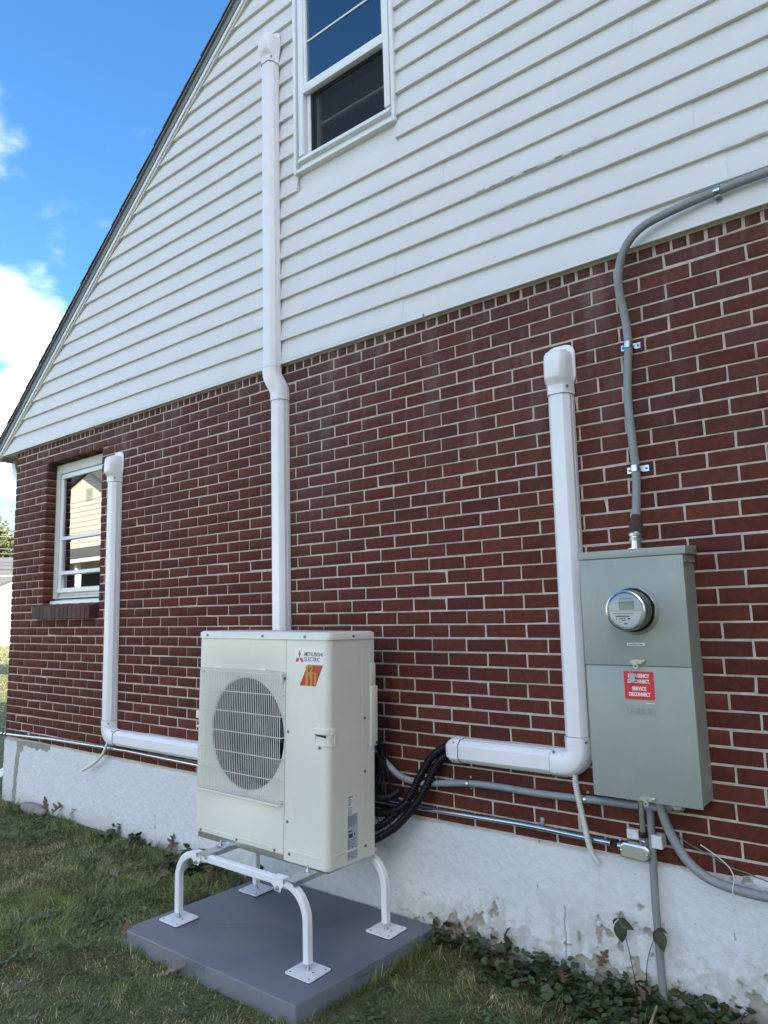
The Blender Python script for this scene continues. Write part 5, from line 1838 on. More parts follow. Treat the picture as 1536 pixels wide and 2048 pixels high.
# ------------------------------------------------------------------ stand and pad
PZ = -0.485
stn = thing('unit_stand', 'white tubular steel stand with four bent legs carrying the heat pump', 'stand', (-2.26, -0.45, PZ))
feet = {'fl': (-2.726, -0.694), 'fr': (-1.818, -0.697), 'bl': (-2.690, -0.214), 'br': (-1.790, -0.198)}
TB = 0.0165
zb = -0.150                                  # centre height of the bars
sq = [(-TB + 0.004, -TB), (TB - 0.004, -TB), (TB, -TB + 0.004), (TB, TB - 0.004), (TB - 0.004, TB), (-TB + 0.004, TB), (-TB, TB - 0.004), (-TB, -TB + 0.004)]
for key, (fx_, fy_) in feet.items():
    left = key[1] == 'l'
    sg = 1 if left else -1
    yb_ = feet['fl'][1] if key[0] == 'f' else (feet['bl'][1] if left else feet['br'][1])
    R_ = 0.135
    path = [(fx_, fy_, PZ + 0.040), (fx_, fy_, zb - R_ - 0.001)]
    for i in range(13):
        a = PI / 2 * i / 12
        path.append((fx_ + sg * (R_ - R_ * math.cos(a)), fy_, zb - R_ + R_ * math.sin(a)))
    path.append((fx_ + sg * (R_ + 0.05), fy_, zb))
    m = MB()
    m.sweep(path, sq, up=(0, -1, 0))
    leg = m.build('leg', M['stand'], stn, smooth=30)
    m = MB()
    m.box(fx_ - 0.074, fx_ + 0.074, fy_ - 0.069, fy_ + 0.069, PZ + 0.004, PZ + 0.009)
    es_ = [e for e in m.bm.edges if abs(e.verts[0].co.z - e.verts[1].co.z) > 0.003]
    bmesh.ops.bevel(m.bm, geom=es_, offset=0.010, segments=3, profile=0.5, affect='EDGES')
    fpm = m.build('foot_plate', M['stand'], leg)
    m = MB().box(fx_ - 0.073, fx_ + 0.073, fy_ - 0.068, fy_ + 0.068, PZ - 0.001, PZ + 0.0038)
    m.build('rubber_mat', M['black'], leg, smooth=0)
    MB().lathe((fx_, fy_, PZ + 0.009), [(0.011, 0), (0.011, 0.010), (0.0065, 0.010), (0.0065, 0.036)], axis=(0, 0, 1), seg=6).build('levelling_bolt', M['steel'], leg, smooth=10)
    for (dx, dy) in ((-0.055, -0.05), (0.055, -0.05), (-0.055, 0.05), (0.055, 0.05), (0.03, 0.0)):
        MB().lathe((fx_ + dx, fy_ + dy, PZ + 0.0092), [(0.0045, 0), (0.0, 0.0001)], axis=(0, 0, 1), seg=10, caps=False).build('bolt_hole', M['dark'], leg, smooth=0)
    # sleeve bracket where the leg enters the bar
    xs_ = fx_ + sg * (R_ + 0.028)
    m = MB()
    zt_, zb_ = zb + TB + 0.003, zb - TB - 0.022
    x_a, x_b = xs_ - 0.035, xs_ + 0.035
    m.box(x_a, x_b, fy_ - TB - 0.003, fy_ + TB + 0.003, zb + TB + 0.0003, zt_, 0.0005, 1)
    for sgn in (-1, 1):
        yy_ = fy_ + sgn * (TB + 0.0018)
        pts = [(x_a, yy_, zt_ - 0.0032), (x_b, yy_, zt_ - 0.0032), (x_b, yy_, zb - TB + 0.004), (x_b - 0.010, yy_, zb - TB - 0.004), (x_b - 0.018, yy_, zb_), (x_a + 0.018, yy_, zb_), (x_a + 0.012, yy_, zb - TB - 0.006), (x_a, yy_, zb - TB + 0.002)]
        m.extrude(pts, (0, 0.0024 * sgn, 0))
    m.build('sleeve_bracket', M['stand'], leg)
    MB().lathe((xs_ + 0.002, fy_ - TB - 0.0042, zb - TB - 0.008), [(0.011, 0), (0.011, 0.002), (0.0085, 0.002), (0.0085, 0.009), (0.004, 0.009), (0.004, 0.013)], axis=(0, -1, 0), seg=6).build('bolt', M['steel'], leg, smooth=10)
for key in ('f', 'b'):
    y_ = feet[key + 'l'][1] * 0.5 + feet[key + 'r'][1] * 0.5
    m = MB()
    T2 = TB + 0.0002
    a = feet[key + 'l'][0] + 0.135 + 0.062
    b = feet[key + 'r'][0] - 0.135 - 0.062
    m.sweep([(a, feet[key + 'l'][1], zb), (b, feet[key + 'r'][1], zb)], sq, up=(0, -1, 0))
    m.build('cross_bar', M['stand'], stn, smooth=30)
for rx in (-2.515, -1.905):
    m = MB()
    m.box(rx - 0.033, rx + 0.033, -0.725, -0.150, zb + TB + 0.0035, zb + TB + 0.0060)
    for sgn in (-1, 1):
        m.box(rx + sgn * 0.033 - 0.0015, rx + sgn * 0.033 + 0.0015, -0.724, -0.152, zb + TB - 0.014, zb + TB + 0.0055)
    m.build('support_rail', M['steel'], stn, smooth=0)
# pad
pq = [(-2.868, -0.914), (-1.678, -0.911), (-1.628, -0.020), (-2.818, -0.023)]
pd = thing('equipment_pad', 'low grey plastic equipment pad on the lawn under the stand', 'pad', (-2.25, -0.47, GZ))
m = MB()
cpx = sum(p[0] for p in pq) / 4
cpy = sum(p[1] for p in pq) / 4
gr = [(cpx + (x - cpx) * 1.012, cpy + (y - cpy) * 1.012) for x, y in pq]
va = [m.bm.verts.new((x, y, GZ - 0.03)) for x, y in gr]
vb = [m.bm.verts.new((x, y, PZ)) for x, y in pq]
m.bm.faces.new(vb)
m.bm.faces.new(va[::-1])
for i in range(4):
    n = (i + 1) % 4
    m.bm.faces.new((va[i], va[n], vb[n], vb[i]))
bmesh.ops.bevel(m.bm, geom=[e for e in m.bm.edges if max(v.co.z for v in e.verts) > PZ - 0.01], offset=0.007, segments=3, profile=0.5, affect='EDGES')
slabo = m.build('slab', M['pad'], pd)
m = MB()
m.lathe((cpx, cpy, PZ), [(0.012, 0), (0.010, 0.002), (0.0, 0.0025)], axis=(0, 0, 1), seg=14, caps=False)
for a in (0.62, PI - 0.62, PI + 0.62, -0.62):
    d_ = Vector((math.cos(a), math.sin(a), 0))
    p_ = Vector((cpx, cpy, PZ + 0.0003))
    nn_ = Vector((-d_.y, d_.x, 0)) * 0.0011
    m.extrude([p_ + d_ * 0.02 - nn_, p_ + d_ * 0.30 - nn_ * 0.3, p_ + d_ * 0.30 + nn_ * 0.3, p_ + d_ * 0.02 + nn_], (0, 0, 0.0006))
m.build('moulded_rib', M['pad'], pd)
m = MB()
m.box(-2.36, -2.23, -0.9155, -0.9085, PZ - 0.030, PZ + 0.0012, 0.003, 1)
m.build('grip_tab', M['pad'], pd)
m = MB()
m.extrude([(-1.659, -0.59, PZ - 0.03), (-1.659, -0.59, PZ + 0.0012), (-1.652, -0.46, PZ + 0.0012), (-1.652, -0.46, PZ - 0.03)], (0.0055, 0, 0), 0.002, 1)
m.build('grip_tab', M['pad'], pd)

# ------------------------------------------------------------------ black refrigerant lines behind the unit
ln = thing('refrigerant_lines', 'bundle of black ribbed refrigerant hoses between the heat pump and the right duct', 'hoses', (-1.7, -0.12, 0.0))
runs = [
    ([(-1.44, -0.038, 0.372), (-1.513, -0.042, 0.362), (-1.594, -0.055, 0.308), (-1.655, -0.072, 0.215), (-1.724, -0.10, 0.092), (-1.82, -0.14, -0.008), (-1.92, -0.19, -0.060), (-2.05, -0.22, -0.06)], 0.0185),
    ([(-1.44, -0.040, 0.330), (-1.521, -0.045, 0.318), (-1.575, -0.058, 0.258), (-1.617, -0.078, 0.170), (-1.663, -0.10, 0.092), (-1.757, -0.15, -0.020), (-1.89, -0.20, -0.095), (-2.05, -0.23, -0.11)], 0.0185),
    ([(-1.70, -0.10, 0.10), (-1.77, -0.12, 0.05), (-1.85, -0.16, 0.035), (-1.95, -0.20, 0.07), (-2.05, -0.22, 0.14)], 0.019),
    ([(-1.72, -0.14, 0.16), (-1.79, -0.15, 0.115), (-1.88, -0.17, 0.11), (-1.98, -0.20, 0.15)], 0.017),
    ([(-1.98, -0.21, 0.46), (-1.90, -0.16, 0.43), (-1.86, -0.13, 0.36), (-1.85, -0.12, 0.25), (-1.88, -0.14, 0.14), (-1.97, -0.18, 0.06)], 0.018),
    ([(-2.0, -0.20, 0.40), (-1.92, -0.12, 0.37), (-1.90, -0.09, 0.28), (-1.92, -0.10, 0.15), (-2.0, -0.15, 0.02)], 0.021),
    ([(-2.66, -0.10, 0.14), (-2.45, -0.11, 0.13), (-2.2, -0.14, 0.10), (-2.05, -0.18, 0.05), (-1.95, -0.20, 0.0)], 0.022),
]
for pts, r_ in runs:
    m = MB()
    ribbed(m, pts, r_, 0.0022, 0.012, 14)
    m.build('hose', M['hose'], ln, smooth=60)
for pts in ([(-1.96, -0.22, 0.50), (-1.875, -0.17, 0.475), (-1.845, -0.15, 0.395), (-1.832, -0.13, 0.285), (-1.80, -0.12, 0.16), (-1.76, -0.11, 0.09)],
            [(-1.95, -0.22, 0.53), (-1.885, -0.18, 0.50), (-1.87, -0.16, 0.42), (-1.885, -0.15, 0.33), (-1.93, -0.17, 0.24)],
            [(-1.92, -0.20, 0.33), (-1.86, -0.15, 0.31), (-1.83, -0.14, 0.22), (-1.84, -0.15, 0.12)]):
    MB().tube(resample(smooth_path(pts), 0.012), 0.0055, 8).build('control_cable', M['black'], ln)
for c_ in ((-1.815, -0.137, 0.150), (-1.78, -0.125, -0.005), (-1.86, -0.175, -0.035)):
    MB().tube([Vector(c_) + Vector((0.0, math.cos(a) * 0.033, math.sin(a) * 0.05)) for a in [2 * PI * i / 18 for i in range(19)]], 0.0022, 5).build('cable_tie', M['black'], ln)
m = MB().tube(resample(smooth_path([(-2.62, -0.34, -0.142), (-2.50, -0.33, -0.168), (-2.40, -0.31, -0.172), (-2.32, -0.29, -0.150), (-2.26, -0.27, -0.125)]), 0.02), 0.0115, 12)
m.lathe((-2.515, -0.332, -0.165), [(0.012, 0), (0.0145, 0.002), (0.0145, 0.03), (0.012, 0.032)], axis=(1, 0, -0.05), seg=12)
o = m.build('drain_tube', M['drain'], None)
top(o, 'short cream drain tube curving under the base of the heat pump', 'hose')

# ------------------------------------------------------------------ vegetation on the ground
def in_quad(x, y, q_, grow=0.0):
    cx_ = sum(p[0] for p in q_) / 4
    cy_ = sum(p[1] for p in q_) / 4
    ins = np.ones_like(x, dtype=bool)
    for i in range(4):
        x0, y0 = q_[i]
        x1, y1 = q_[(i + 1) % 4]
        ins &= ((x1 - x0) * (y - y0) - (y1 - y0) * (x - x0)) > -grow
    return ins


def ground_h(x, y):
    """height of the turf: nearly flat, banked a little against the wall"""
    return GZ + 0.012 * (fbm(x, y, 0.7, 2, 3) - 0.5) + 0.035 * np.exp(-np.maximum(-y, 0) / 0.12) * (x > XL)


# banked soil along the foundation
xs_ = np.linspace(XL - 0.1, XR, 240)
ys_ = np.array([0.05, -0.01, -0.04, -0.08, -0.13, -0.2, -0.3, -0.45])
Xg, Yg = np.meshgrid(xs_, ys_)
Zg = ground_h(Xg, Yg) - 0.006 - 0.03 * (Yg < -0.4)
Vg = np.stack([Xg, Yg, Zg], -1).reshape(-1, 3)
ig = np.arange(Xg.size).reshape(Xg.shape)
Fg = np.stack([ig[:-1, :-1], ig[1:, :-1], ig[1:, 1:], ig[:-1, 1:]], -1).reshape(-1, 4)
link_mesh('soil', np_mesh('soil', Vg, Fg, smooth=True), M['soil'], kind='structure')


def grass_mesh(n, sample, hmin, hmax, wid, seed, tint_gain=1.0):
    r = np.random.default_rng(seed)
    x, y, hs, tall = sample(r, n)
    n = len(x)
    z = ground_h(x, y) - 0.004
    patch = np.clip(0.5 + 1.7 * (fbm(x, y, 0.8, 7, 4) - 0.5) + 0.8 * (fbm(x, y, 0.12, 17, 2) - 0.5), 0, 1)
    dry = 0.5 + 1.25 * (fbm(x, y, 0.6, 31, 4) - 0.5)
    fine = r.random(n)
    h = (hmin + (hmax - hmin) * r.random(n) ** 1.6) * (0.6 + 0.8 * patch) * hs
    az = r.random(n) * 2 * PI
    laz = 2 * PI * 2.2 * fbm(x, y, 0.22, 55, 3) + r.normal(0, 0.9, n)
    az = laz + r.normal(0, 0.7, n)
    lean = np.clip(r.normal(1.12, 0.35, n), 0.1, 1.55) * (1 - 0.5 * tall)
    w = wid * (0.6 + 0.8 * r.random(n)) * (1 + 0.35 * np.linalg.norm(np.stack([x, y]) - np.array([[CAM.x], [CAM.y]]), axis=0) / 4)
    side = np.stack([np.cos(az + PI / 2), np.sin(az + PI / 2), np.zeros(n)], -1)
    d1_ = np.stack([np.cos(laz) * np.sin(lean * 0.55), np.sin(laz) * np.sin(lean * 0.55), np.cos(lean * 0.55)], -1)
    d2_ = np.stack([np.cos(laz) * np.sin(lean * 1.25), np.sin(laz) * np.sin(lean * 1.25), np.cos(lean * 1.25)], -1)
    b0 = np.stack([x, y, z], -1)
    mid = b0 + d1_ * (h * 0.55)[:, None]
    tip = mid + d2_ * (h * 0.55)[:, None]
    tip[:, 2] = np.maximum(tip[:, 2], b0[:, 2] + 0.004)
    V = np.stack([b0 - side * w[:, None] / 2, b0 + side * w[:, None] / 2, mid - side * w[:, None] * 0.42, mid + side * w[:, None] * 0.42, tip], 1)
    i0 = np.arange(n) * 5
    F = np.stack([np.stack([i0, i0 + 1, i0 + 3], -1), np.stack([i0, i0 + 3, i0 + 2], -1), np.stack([i0 + 2, i0 + 3, i0 + 4], -1)], 1).reshape(-1, 3)
    g1, g2, st_ = np.array([0.070, 0.095, 0.030]), np.array([0.145, 0.165, 0.050]), np.array([0.32, 0.265, 0.15])
    c = g1 + (g2 - g1) * np.clip(fine * 0.5 + patch * 0.8 - 0.1, 0, 1)[:, None]
    ps = np.clip((dry - 0.40) * 2.2, 0.10, 0.6) * (1 - 0.6 * tall)
    is_dry = r.random(n) < ps
    c = np.where(is_dry[:, None], st_ * (0.5 + 0.7 * r.random(n))[:, None], c)
    c = c * (0.8 + 0.4 * r.random(n))[:, None] * tint_gain
    T_ = np.repeat(c[:, None, :], 5, 1).reshape(-1, 3)
    return np_mesh('grass', V.reshape(-1, 3), F, T_)


def samp_lawn(r, n):
    x = r.uniform(-9.0, 1.2, n)
    y = r.uniform(-3.3, -0.004, n)
    d = np.hypot(x - CAM.x, y - CAM.y)
    keep = r.random(n) < np.clip((2.6 / d) ** 1.1, 0, 1)
    # only where a camera near this one could look
    u_ = (x - CAM.x) * math.cos(YAW) - (y - CAM.y) * math.sin(YAW)
    f_ = (x - CAM.x) * math.sin(YAW) + (y - CAM.y) * math.cos(YAW)
    keep &= (f_ > 0.8) & (np.abs(u_) < f_ * 0.78 + 0.5)
    keep &= ~in_quad(x, y, pq, 0.004)
    keep &= ~((y > -0.02) & (x > XL))
    x, y = x[keep], y[keep]
    tall = ((y > -0.16) & (x < -2.9) & (vnoise(x, y, 0.12, 5) > 0.55)) | (in_quad(x, y, [(a + (0.03 if a > -2 else -0.03), b_ - 0.03) for a, b_ in pq], 0.01) & (vnoise(x, y, 0.1, 8) > 0.45))
    hs = np.where(tall, 2.0, 1.0)
    return x, y, hs, tall.astype(float)


gm = grass_mesh(900000, samp_lawn, 0.014, 0.040, 0.0023, 1, 1.45)
gl_ = link_mesh('grass', gm, M['grass'], kind='stuff')
gl_['label'] = 'short mown green and straw coloured grass around the pad'


def samp_long(r, n):
    x, y, hs, tall = samp_lawn(r, n)
    k_ = vnoise(x, y, 0.16, 71) > 0.5
    near_wall = y > -0.30
    near_pad = in_quad(x, y, [(a + (0.06 if a > -2 else -0.06), b_ - 0.06) for a, b_ in pq], 0.02)
    k_ |= near_pad
    x, y = x[k_], y[k_]
    t_ = np.where(y > -0.30, 0.6, 0.15)
    return x, y, np.where(y > -0.30, 1.25, 1.0), t_


gm = grass_mesh(26000, samp_long, 0.035, 0.075, 0.0026, 3, 1.25)
gl_ = link_mesh('grass', gm, M['grass'], kind='stuff')
gl_['label'] = 'longer loose grass blades standing out of the turf'


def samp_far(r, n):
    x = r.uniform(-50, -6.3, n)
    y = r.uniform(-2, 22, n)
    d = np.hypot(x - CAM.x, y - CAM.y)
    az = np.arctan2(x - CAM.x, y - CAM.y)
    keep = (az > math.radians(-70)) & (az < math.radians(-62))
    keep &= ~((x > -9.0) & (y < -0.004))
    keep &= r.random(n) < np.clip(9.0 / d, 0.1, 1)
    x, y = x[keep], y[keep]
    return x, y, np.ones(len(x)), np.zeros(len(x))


gm = grass_mesh(260000, samp_far, 0.03, 0.06, 0.006, 2, 2.3)  # tint brightened, sunlight on the far lawn is put into the colour
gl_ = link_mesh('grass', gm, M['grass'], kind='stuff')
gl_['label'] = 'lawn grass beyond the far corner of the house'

# ground ivy along the foundation
r = np.random.default_rng(4)


def ivy(n, xr, dens, seed, size=(0.0095, 0.0190)):
    r = np.random.default_rng(seed)
    x = r.uniform(xr[0], xr[1], n)
    y = -0.012 - r.random(n) ** 1.1 * 0.75
    keep = r.random(n) < dens(x, y)
    keep &= ~in_quad(x, y, pq, 0.0)
    x, y = x[keep], y[keep]
    n = len(x)
    s = r.uniform(size[0], size[1], n)
    big = r.random(n) < 0.10
    s = np.where(big, s * 1.7, s)
    z = ground_h(x, y) + 0.006 + r.random(n) ** 1.1 * (0.025 + 0.065 * np.exp(y / 0.14))
    az = r.random(n) * 2 * PI
    tilt = np.abs(r.normal(0.45, 0.3, n))
    ta = r.random(n) * 2 * PI
    # kidney shaped outline with a fold
    ang = np.linspace(0.35, 2 * PI - 0.35, 9)
    rad = 1.0 + 0.13 * np.cos(4 * ang)
    out_ = np.stack([-np.cos(ang) * rad, np.sin(ang) * rad * 1.05, 0.16 * np.abs(np.sin(ang))], -1)
    out_ = np.concatenate([[[-0.45, 0, 0.0]], out_])
    P = np.repeat(out_[None], n, 0) * s[:, None, None]
    ca, sa = np.cos(az)[:, None], np.sin(az)[:, None]
    X_, Y_, Z_ = P[..., 0] * ca - P[..., 1] * sa, P[..., 0] * sa + P[..., 1] * ca, P[..., 2]
    # tilt about a horizontal axis
    ct_, st_ = np.cos(tilt)[:, None], np.sin(tilt)[:, None]
    ux, uy = np.cos(ta)[:, None], np.sin(ta)[:, None]
    along = X_ * ux + Y_ * uy
    across = -X_ * uy + Y_ * ux
    al2, z2 = along * ct_ - Z_ * st_, along * st_ + Z_ * ct_
    X_, Y_ = al2 * ux - across * uy, al2 * uy + across * ux
    V = np.stack([X_ + x[:, None], np.minimum(Y_ + y[:, None], -0.012), z2 + z[:, None]], -1)
    m_ = out_.shape[0]
    i0 = (np.arange(n) * m_)[:, None]
    F = np.stack([np.stack([i0[:, 0], i0[:, 0] + k_, i0[:, 0] + k_ + 1], -1) for k_ in range(1, m_ - 1)], 1).reshape(-1, 3)
    c = np.array([0.044, 0.064, 0.022]) * (0.5 + 1.0 * r.random(n))[:, None]
    c = np.where((r.random(n) < 0.16)[:, None], np.array([0.07, 0.085, 0.028]) * (0.7 + 0.6 * r.random(n))[:, None], c)
    c = np.where((r.random(n) < 0.06)[:, None], np.array([0.075, 0.060, 0.032]), c)
    return np_mesh('ground_ivy', V.reshape(-1, 3), F, np.repeat(c[:, None, :], m_, 1).reshape(-1, 3), smooth=True)


def dens_r(x, y):
    front = -(0.08 + 0.26 * np.clip((x + 1.55) / 1.0, 0, 1) + 0.22 * (vnoise(x, y, 0.2, 3) - 0.5))
    return np.clip((y - front) / 0.16 + 0.25, 0, 1) * (x > -1.66) * (0.35 + 0.65 * (vnoise(x, y, 0.09, 37) > 0.35))


def dens_l(x, y):
    return (vnoise(x, y, 0.16, 12) > 0.5) * np.clip((y + 0.22) / 0.15, 0, 1) * 0.9


o = link_mesh('ground_ivy', ivy(10000, (-1.66, 1.0), dens_r, 6), M['ivy'], kind='stuff')
o['label'] = 'dark green ground ivy along the foundation right of the pad'
o = link_mesh('ground_ivy', ivy(3000, (-4.45, -2.85), dens_l, 9, (0.014, 0.028)), M['ivy'], kind='stuff')
o['label'] = 'low weeds at the foundation behind the stand'


def lawn_weeds(n, seed):
    """small round clover leaves scattered in patches over the turf"""
    r = np.random.default_rng(seed)
    x = r.uniform(-6.0, 0.5, n)
    y = r.uniform(-2.6, -0.05, n)
    k_ = (vnoise(x, y, 0.35, 52) > 0.56) & (vnoise(x, y, 0.09, 53) > 0.45) & ~in_quad(x, y, pq, 0.0)
    x, y = x[k_], y[k_]
    n = len(x)
    s = r.uniform(0.005, 0.011, n)
    z = ground_h(x, y) + r.uniform(0.012, 0.030, n)
    a = np.linspace(0, 2 * PI, 7)[:-1]
    tx, ty = r.normal(0, 0.35, n), r.normal(0, 0.35, n)
    dx, dy = np.cos(a)[None] * s[:, None], np.sin(a)[None] * s[:, None]
    V = np.stack([x[:, None] + dx, np.minimum(y[:, None] + dy, -0.01), z[:, None] + dx * tx[:, None] + dy * ty[:, None]], -1)
    F = np.arange(n * 6).reshape(n, 6)
    c = np.array([0.065, 0.105, 0.040]) * (0.6 + 0.8 * r.random(n))[:, None]
    return np_mesh('clover', V.reshape(-1, 3), F, np.repeat(c[:, None, :], 6, 1).reshape(-1, 3))


o = link_mesh('clover', lawn_weeds(26000, 17), M['ivy'], kind='stuff')
o['label'] = 'small clover leaves scattered through the lawn'


# bigger weed leaves
def leaf_mesh(name, outline, fold=0.15, curl=0.3, sub=1):
    """leaf in the XY plane, stalk at the origin, tip towards +X"""
    mb_ = MB()
    cen = []
    half = outline
    nL = len(half)
    up_, dn_, mid_ = [], [], []
    for (x, w) in half:
        zc = -curl * x * x
        mid_.append(mb_.bm.verts.new((x, 0, zc)))
        up_.append(mb_.bm.verts.new((x, w, zc + fold * w)))
        dn_.append(mb_.bm.verts.new((x, -w, zc + fold * w)))
    for i in range(nL - 1):
        mb_.bm.faces.new((mid_[i], mid_[i + 1], up_[i + 1], up_[i]))
        mb_.bm.faces.new((mid_[i + 1], mid_[i], dn_[i], dn_[i + 1]))
    bmesh.ops.remove_doubles(mb_.bm, verts=mb_.bm.verts[:], dist=1e-6)
    me = bpy.data.meshes.new(name)
    mb_.bm.to_mesh(me)
    mb_.bm.free()
    for p in me.polygons:
        p.use_smooth = True
    return me


oak_half = [(0.0, 0.004), (0.14, 0.01), (0.20, 0.09), (0.25, 0.19), (0.31, 0.20), (0.34, 0.08), (0.40, 0.09), (0.46, 0.27), (0.53, 0.34), (0.58, 0.30), (0.60, 0.10), (0.66, 0.10), (0.72, 0.24), (0.79, 0.26), (0.83, 0.09), (0.89, 0.10), (0.94, 0.10), (1.0, 0.0)]
oaks = [leaf_mesh('oak_leaf', [(x, w * (0.85 + 0.1 * k_)) for x, w in oak_half], f_, c_) for k_, (f_, c_) in enumerate(((0.6, 0.35), (-0.5, -0.4), (0.9, 0.15)))]
# x, y, height above turf, size, heading, pitch, roll, colour index, label
spots = [
    (-5.60, -0.10, 0.02, 0.13, 0.4, 0.3, 0.5, 0, 'brown oak leaf lying on the rock at the far end of the foundation'),
    (-5.42, -0.06, 0.03, 0.14, 2.2, 0.7, -0.4, 1, 'reddish brown oak leaf propped against the foundation just right of the rock'),
    (-5.24, -0.08, 0.04, 0.15, 1.2, 0.9, 0.3, 0, 'upright oak leaf leaning on the foundation beside the far grey rock'),
    (-5.08, -0.12, 0.01, 0.12, -0.6, 0.2, -0.6, 2, 'pale curled oak leaf on the grass right of the far rock'),
    (-5.90, -0.30, 0.01, 0.13, 0.9, 0.4, 0.6, 1, 'brown oak leaf on the lawn in front of the far house corner'),
    (-4.40, -0.12, 0.01, 0.11, 2.8, 0.5, 0.2, 2, 'small dry leaf among the tall grass under the left duct'),
    (-3.93, -0.05, 0.02, 0.12, -1.0, 0.8, 0.5, 1, 'red-brown leaf standing at the wall left of the big pale oak leaf'),
    (-3.78, -0.06, 0.02, 0.17, 1.0, 1.0, -0.2, 0, 'big pointed oak leaf leaning on the foundation behind the stand'),
    (-3.70, -0.06, 0.03, 0.15, 2.1, 1.1, 0.3, 0, 'second pointed oak leaf leaning on the foundation behind the stand'),
    (-3.58, -0.12, 0.02, 0.14, -0.3, 0.3, 0.7, 1, 'flat brown oak leaf in the weeds left of the front stand leg'),
    (-3.44, -0.16, 0.02, 0.14, 0.7, 0.2, -0.5, 1, 'rust coloured oak leaf in the weeds behind the front stand leg'),
    (-3.80, -0.45, 0.02, 0.12, 0.1, 0.05, 0.1, 2, 'pale dry leaf lying flat on the lawn left of the stand'),
    (-3.46, -0.33, 0.02, 0.11, 1.5, 0.4, 0.9, 2, 'grey-brown curled leaf on the lawn left of the front stand leg'),
    (-3.12, -0.20, 0.02, 0.13, 2.5, 0.3, 0.4, 1, 'brown oak leaf in the weeds at the back left pad edge'),
    (-3.05, -0.36, 0.02, 0.12, -0.8, 0.2, -0.4, 0, 'tan oak leaf on the turf at the left pad edge'),
    (-2.92, -0.14, 0.03, 0.12, 0.5, 0.5, 0.5, 1, 'brown leaf tucked in the weeds by the back corner of the pad'),
    (-2.835, -0.945, 0.035, 0.10, 1.9, 1.2, 0.1, 0, 'small oak leaf leaning against the near left pad side'),
    (-2.42, -0.985, 0.02, 0.11, 0.6, 0.5, 0.6, 2, 'pale curled oak leaf on the turf in front of the pad'),
    (-2.83, -1.46, 0.02, 0.11, 2.4, 0.3, 0.8, 2, 'greyish curled leaf alone on the lawn near the left picture edge'),
    (-2.58, -1.50, 0.02, 0.08, 0.3, 0.3, 0.5, 2, 'small pale leaf on the lawn below the lone greyish leaf'),
    (-1.50, -0.09, 0.05, 0.10, 1.2, 0.5, 0.5, 2, 'pale leaf in the ivy beside the right pad corner'),
    (-0.90, -0.18, 0.07, 0.09, 2.0, 0.6, 0.2, 1, 'small brown leaf caught in the ivy left of the wilted seedlings'),
    (-0.80, -0.06, 0.10, 0.09, 1.4, 0.9, 0.9, 0, 'orange-brown oak leaf standing in the ivy left of the wilted seedlings'),
    (-0.60, -0.17, 0.07, 0.12, 0.9, 0.7, -0.3, 1, 'dark red oak leaf in the ivy below the ground pipe'),
    (-0.47, -0.05, 0.07, 0.11, 2.2, 0.4, 0.5, 1, 'crumpled brown leaf in the ivy right of the ground pipe'),
    (-0.33, -0.06, 0.05, 0.14, -0.4, 0.3, 0.3, 1, 'dark brown oak leaf at the foundation near the right picture edge'),
]
lcols = [(0.155, 0.092, 0.055), (0.110, 0.066, 0.040), (0.20, 0.155, 0.12)]
used = set()
for i, (x, y, hgt, sz, hd_, pit, rol, ci, lab) in enumerate(spots):
    pit, sz = min(pit, 0.75), sz * 0.88
    o = link_mesh('oak_leaf', oaks[i % 3], M['oak_leaf'])
    o.location = (x, y, float(ground_h(np.array([x]), np.array([y]))[0]) + hgt)
    o.rotation_euler = (rol, -pit, hd_)
    o.scale = (sz, sz, sz)
    k_ = 0.8 + 0.4 * random.random()
    o.color = tuple(c * k_ for c in lcols[ci]) + (1,)
    top(o, lab, 'leaf', 'fallen oak leaves')

# rock by the far corner
m = MB()
bmesh.ops.create_icosphere(m.bm, subdivisions=3, radius=1.0)
for v in m.bm.verts:
    n_ = 1 + 0.22 * (float(vnoise(v.co.x + 3, v.co.y + v.co.z * 1.7, 0.7, 5)) - 0.5)
    v.co = Vector((-5.60 + v.co.x * 0.20 * n_, -0.045 + v.co.y * 0.05 * n_, GZ + 0.045 + v.co.z * 0.055 * n_))
o = m.build('rock', M['stone'], None, smooth=60)
top(o, 'low grey rock at the foot of the foundation near the far corner', 'rock')

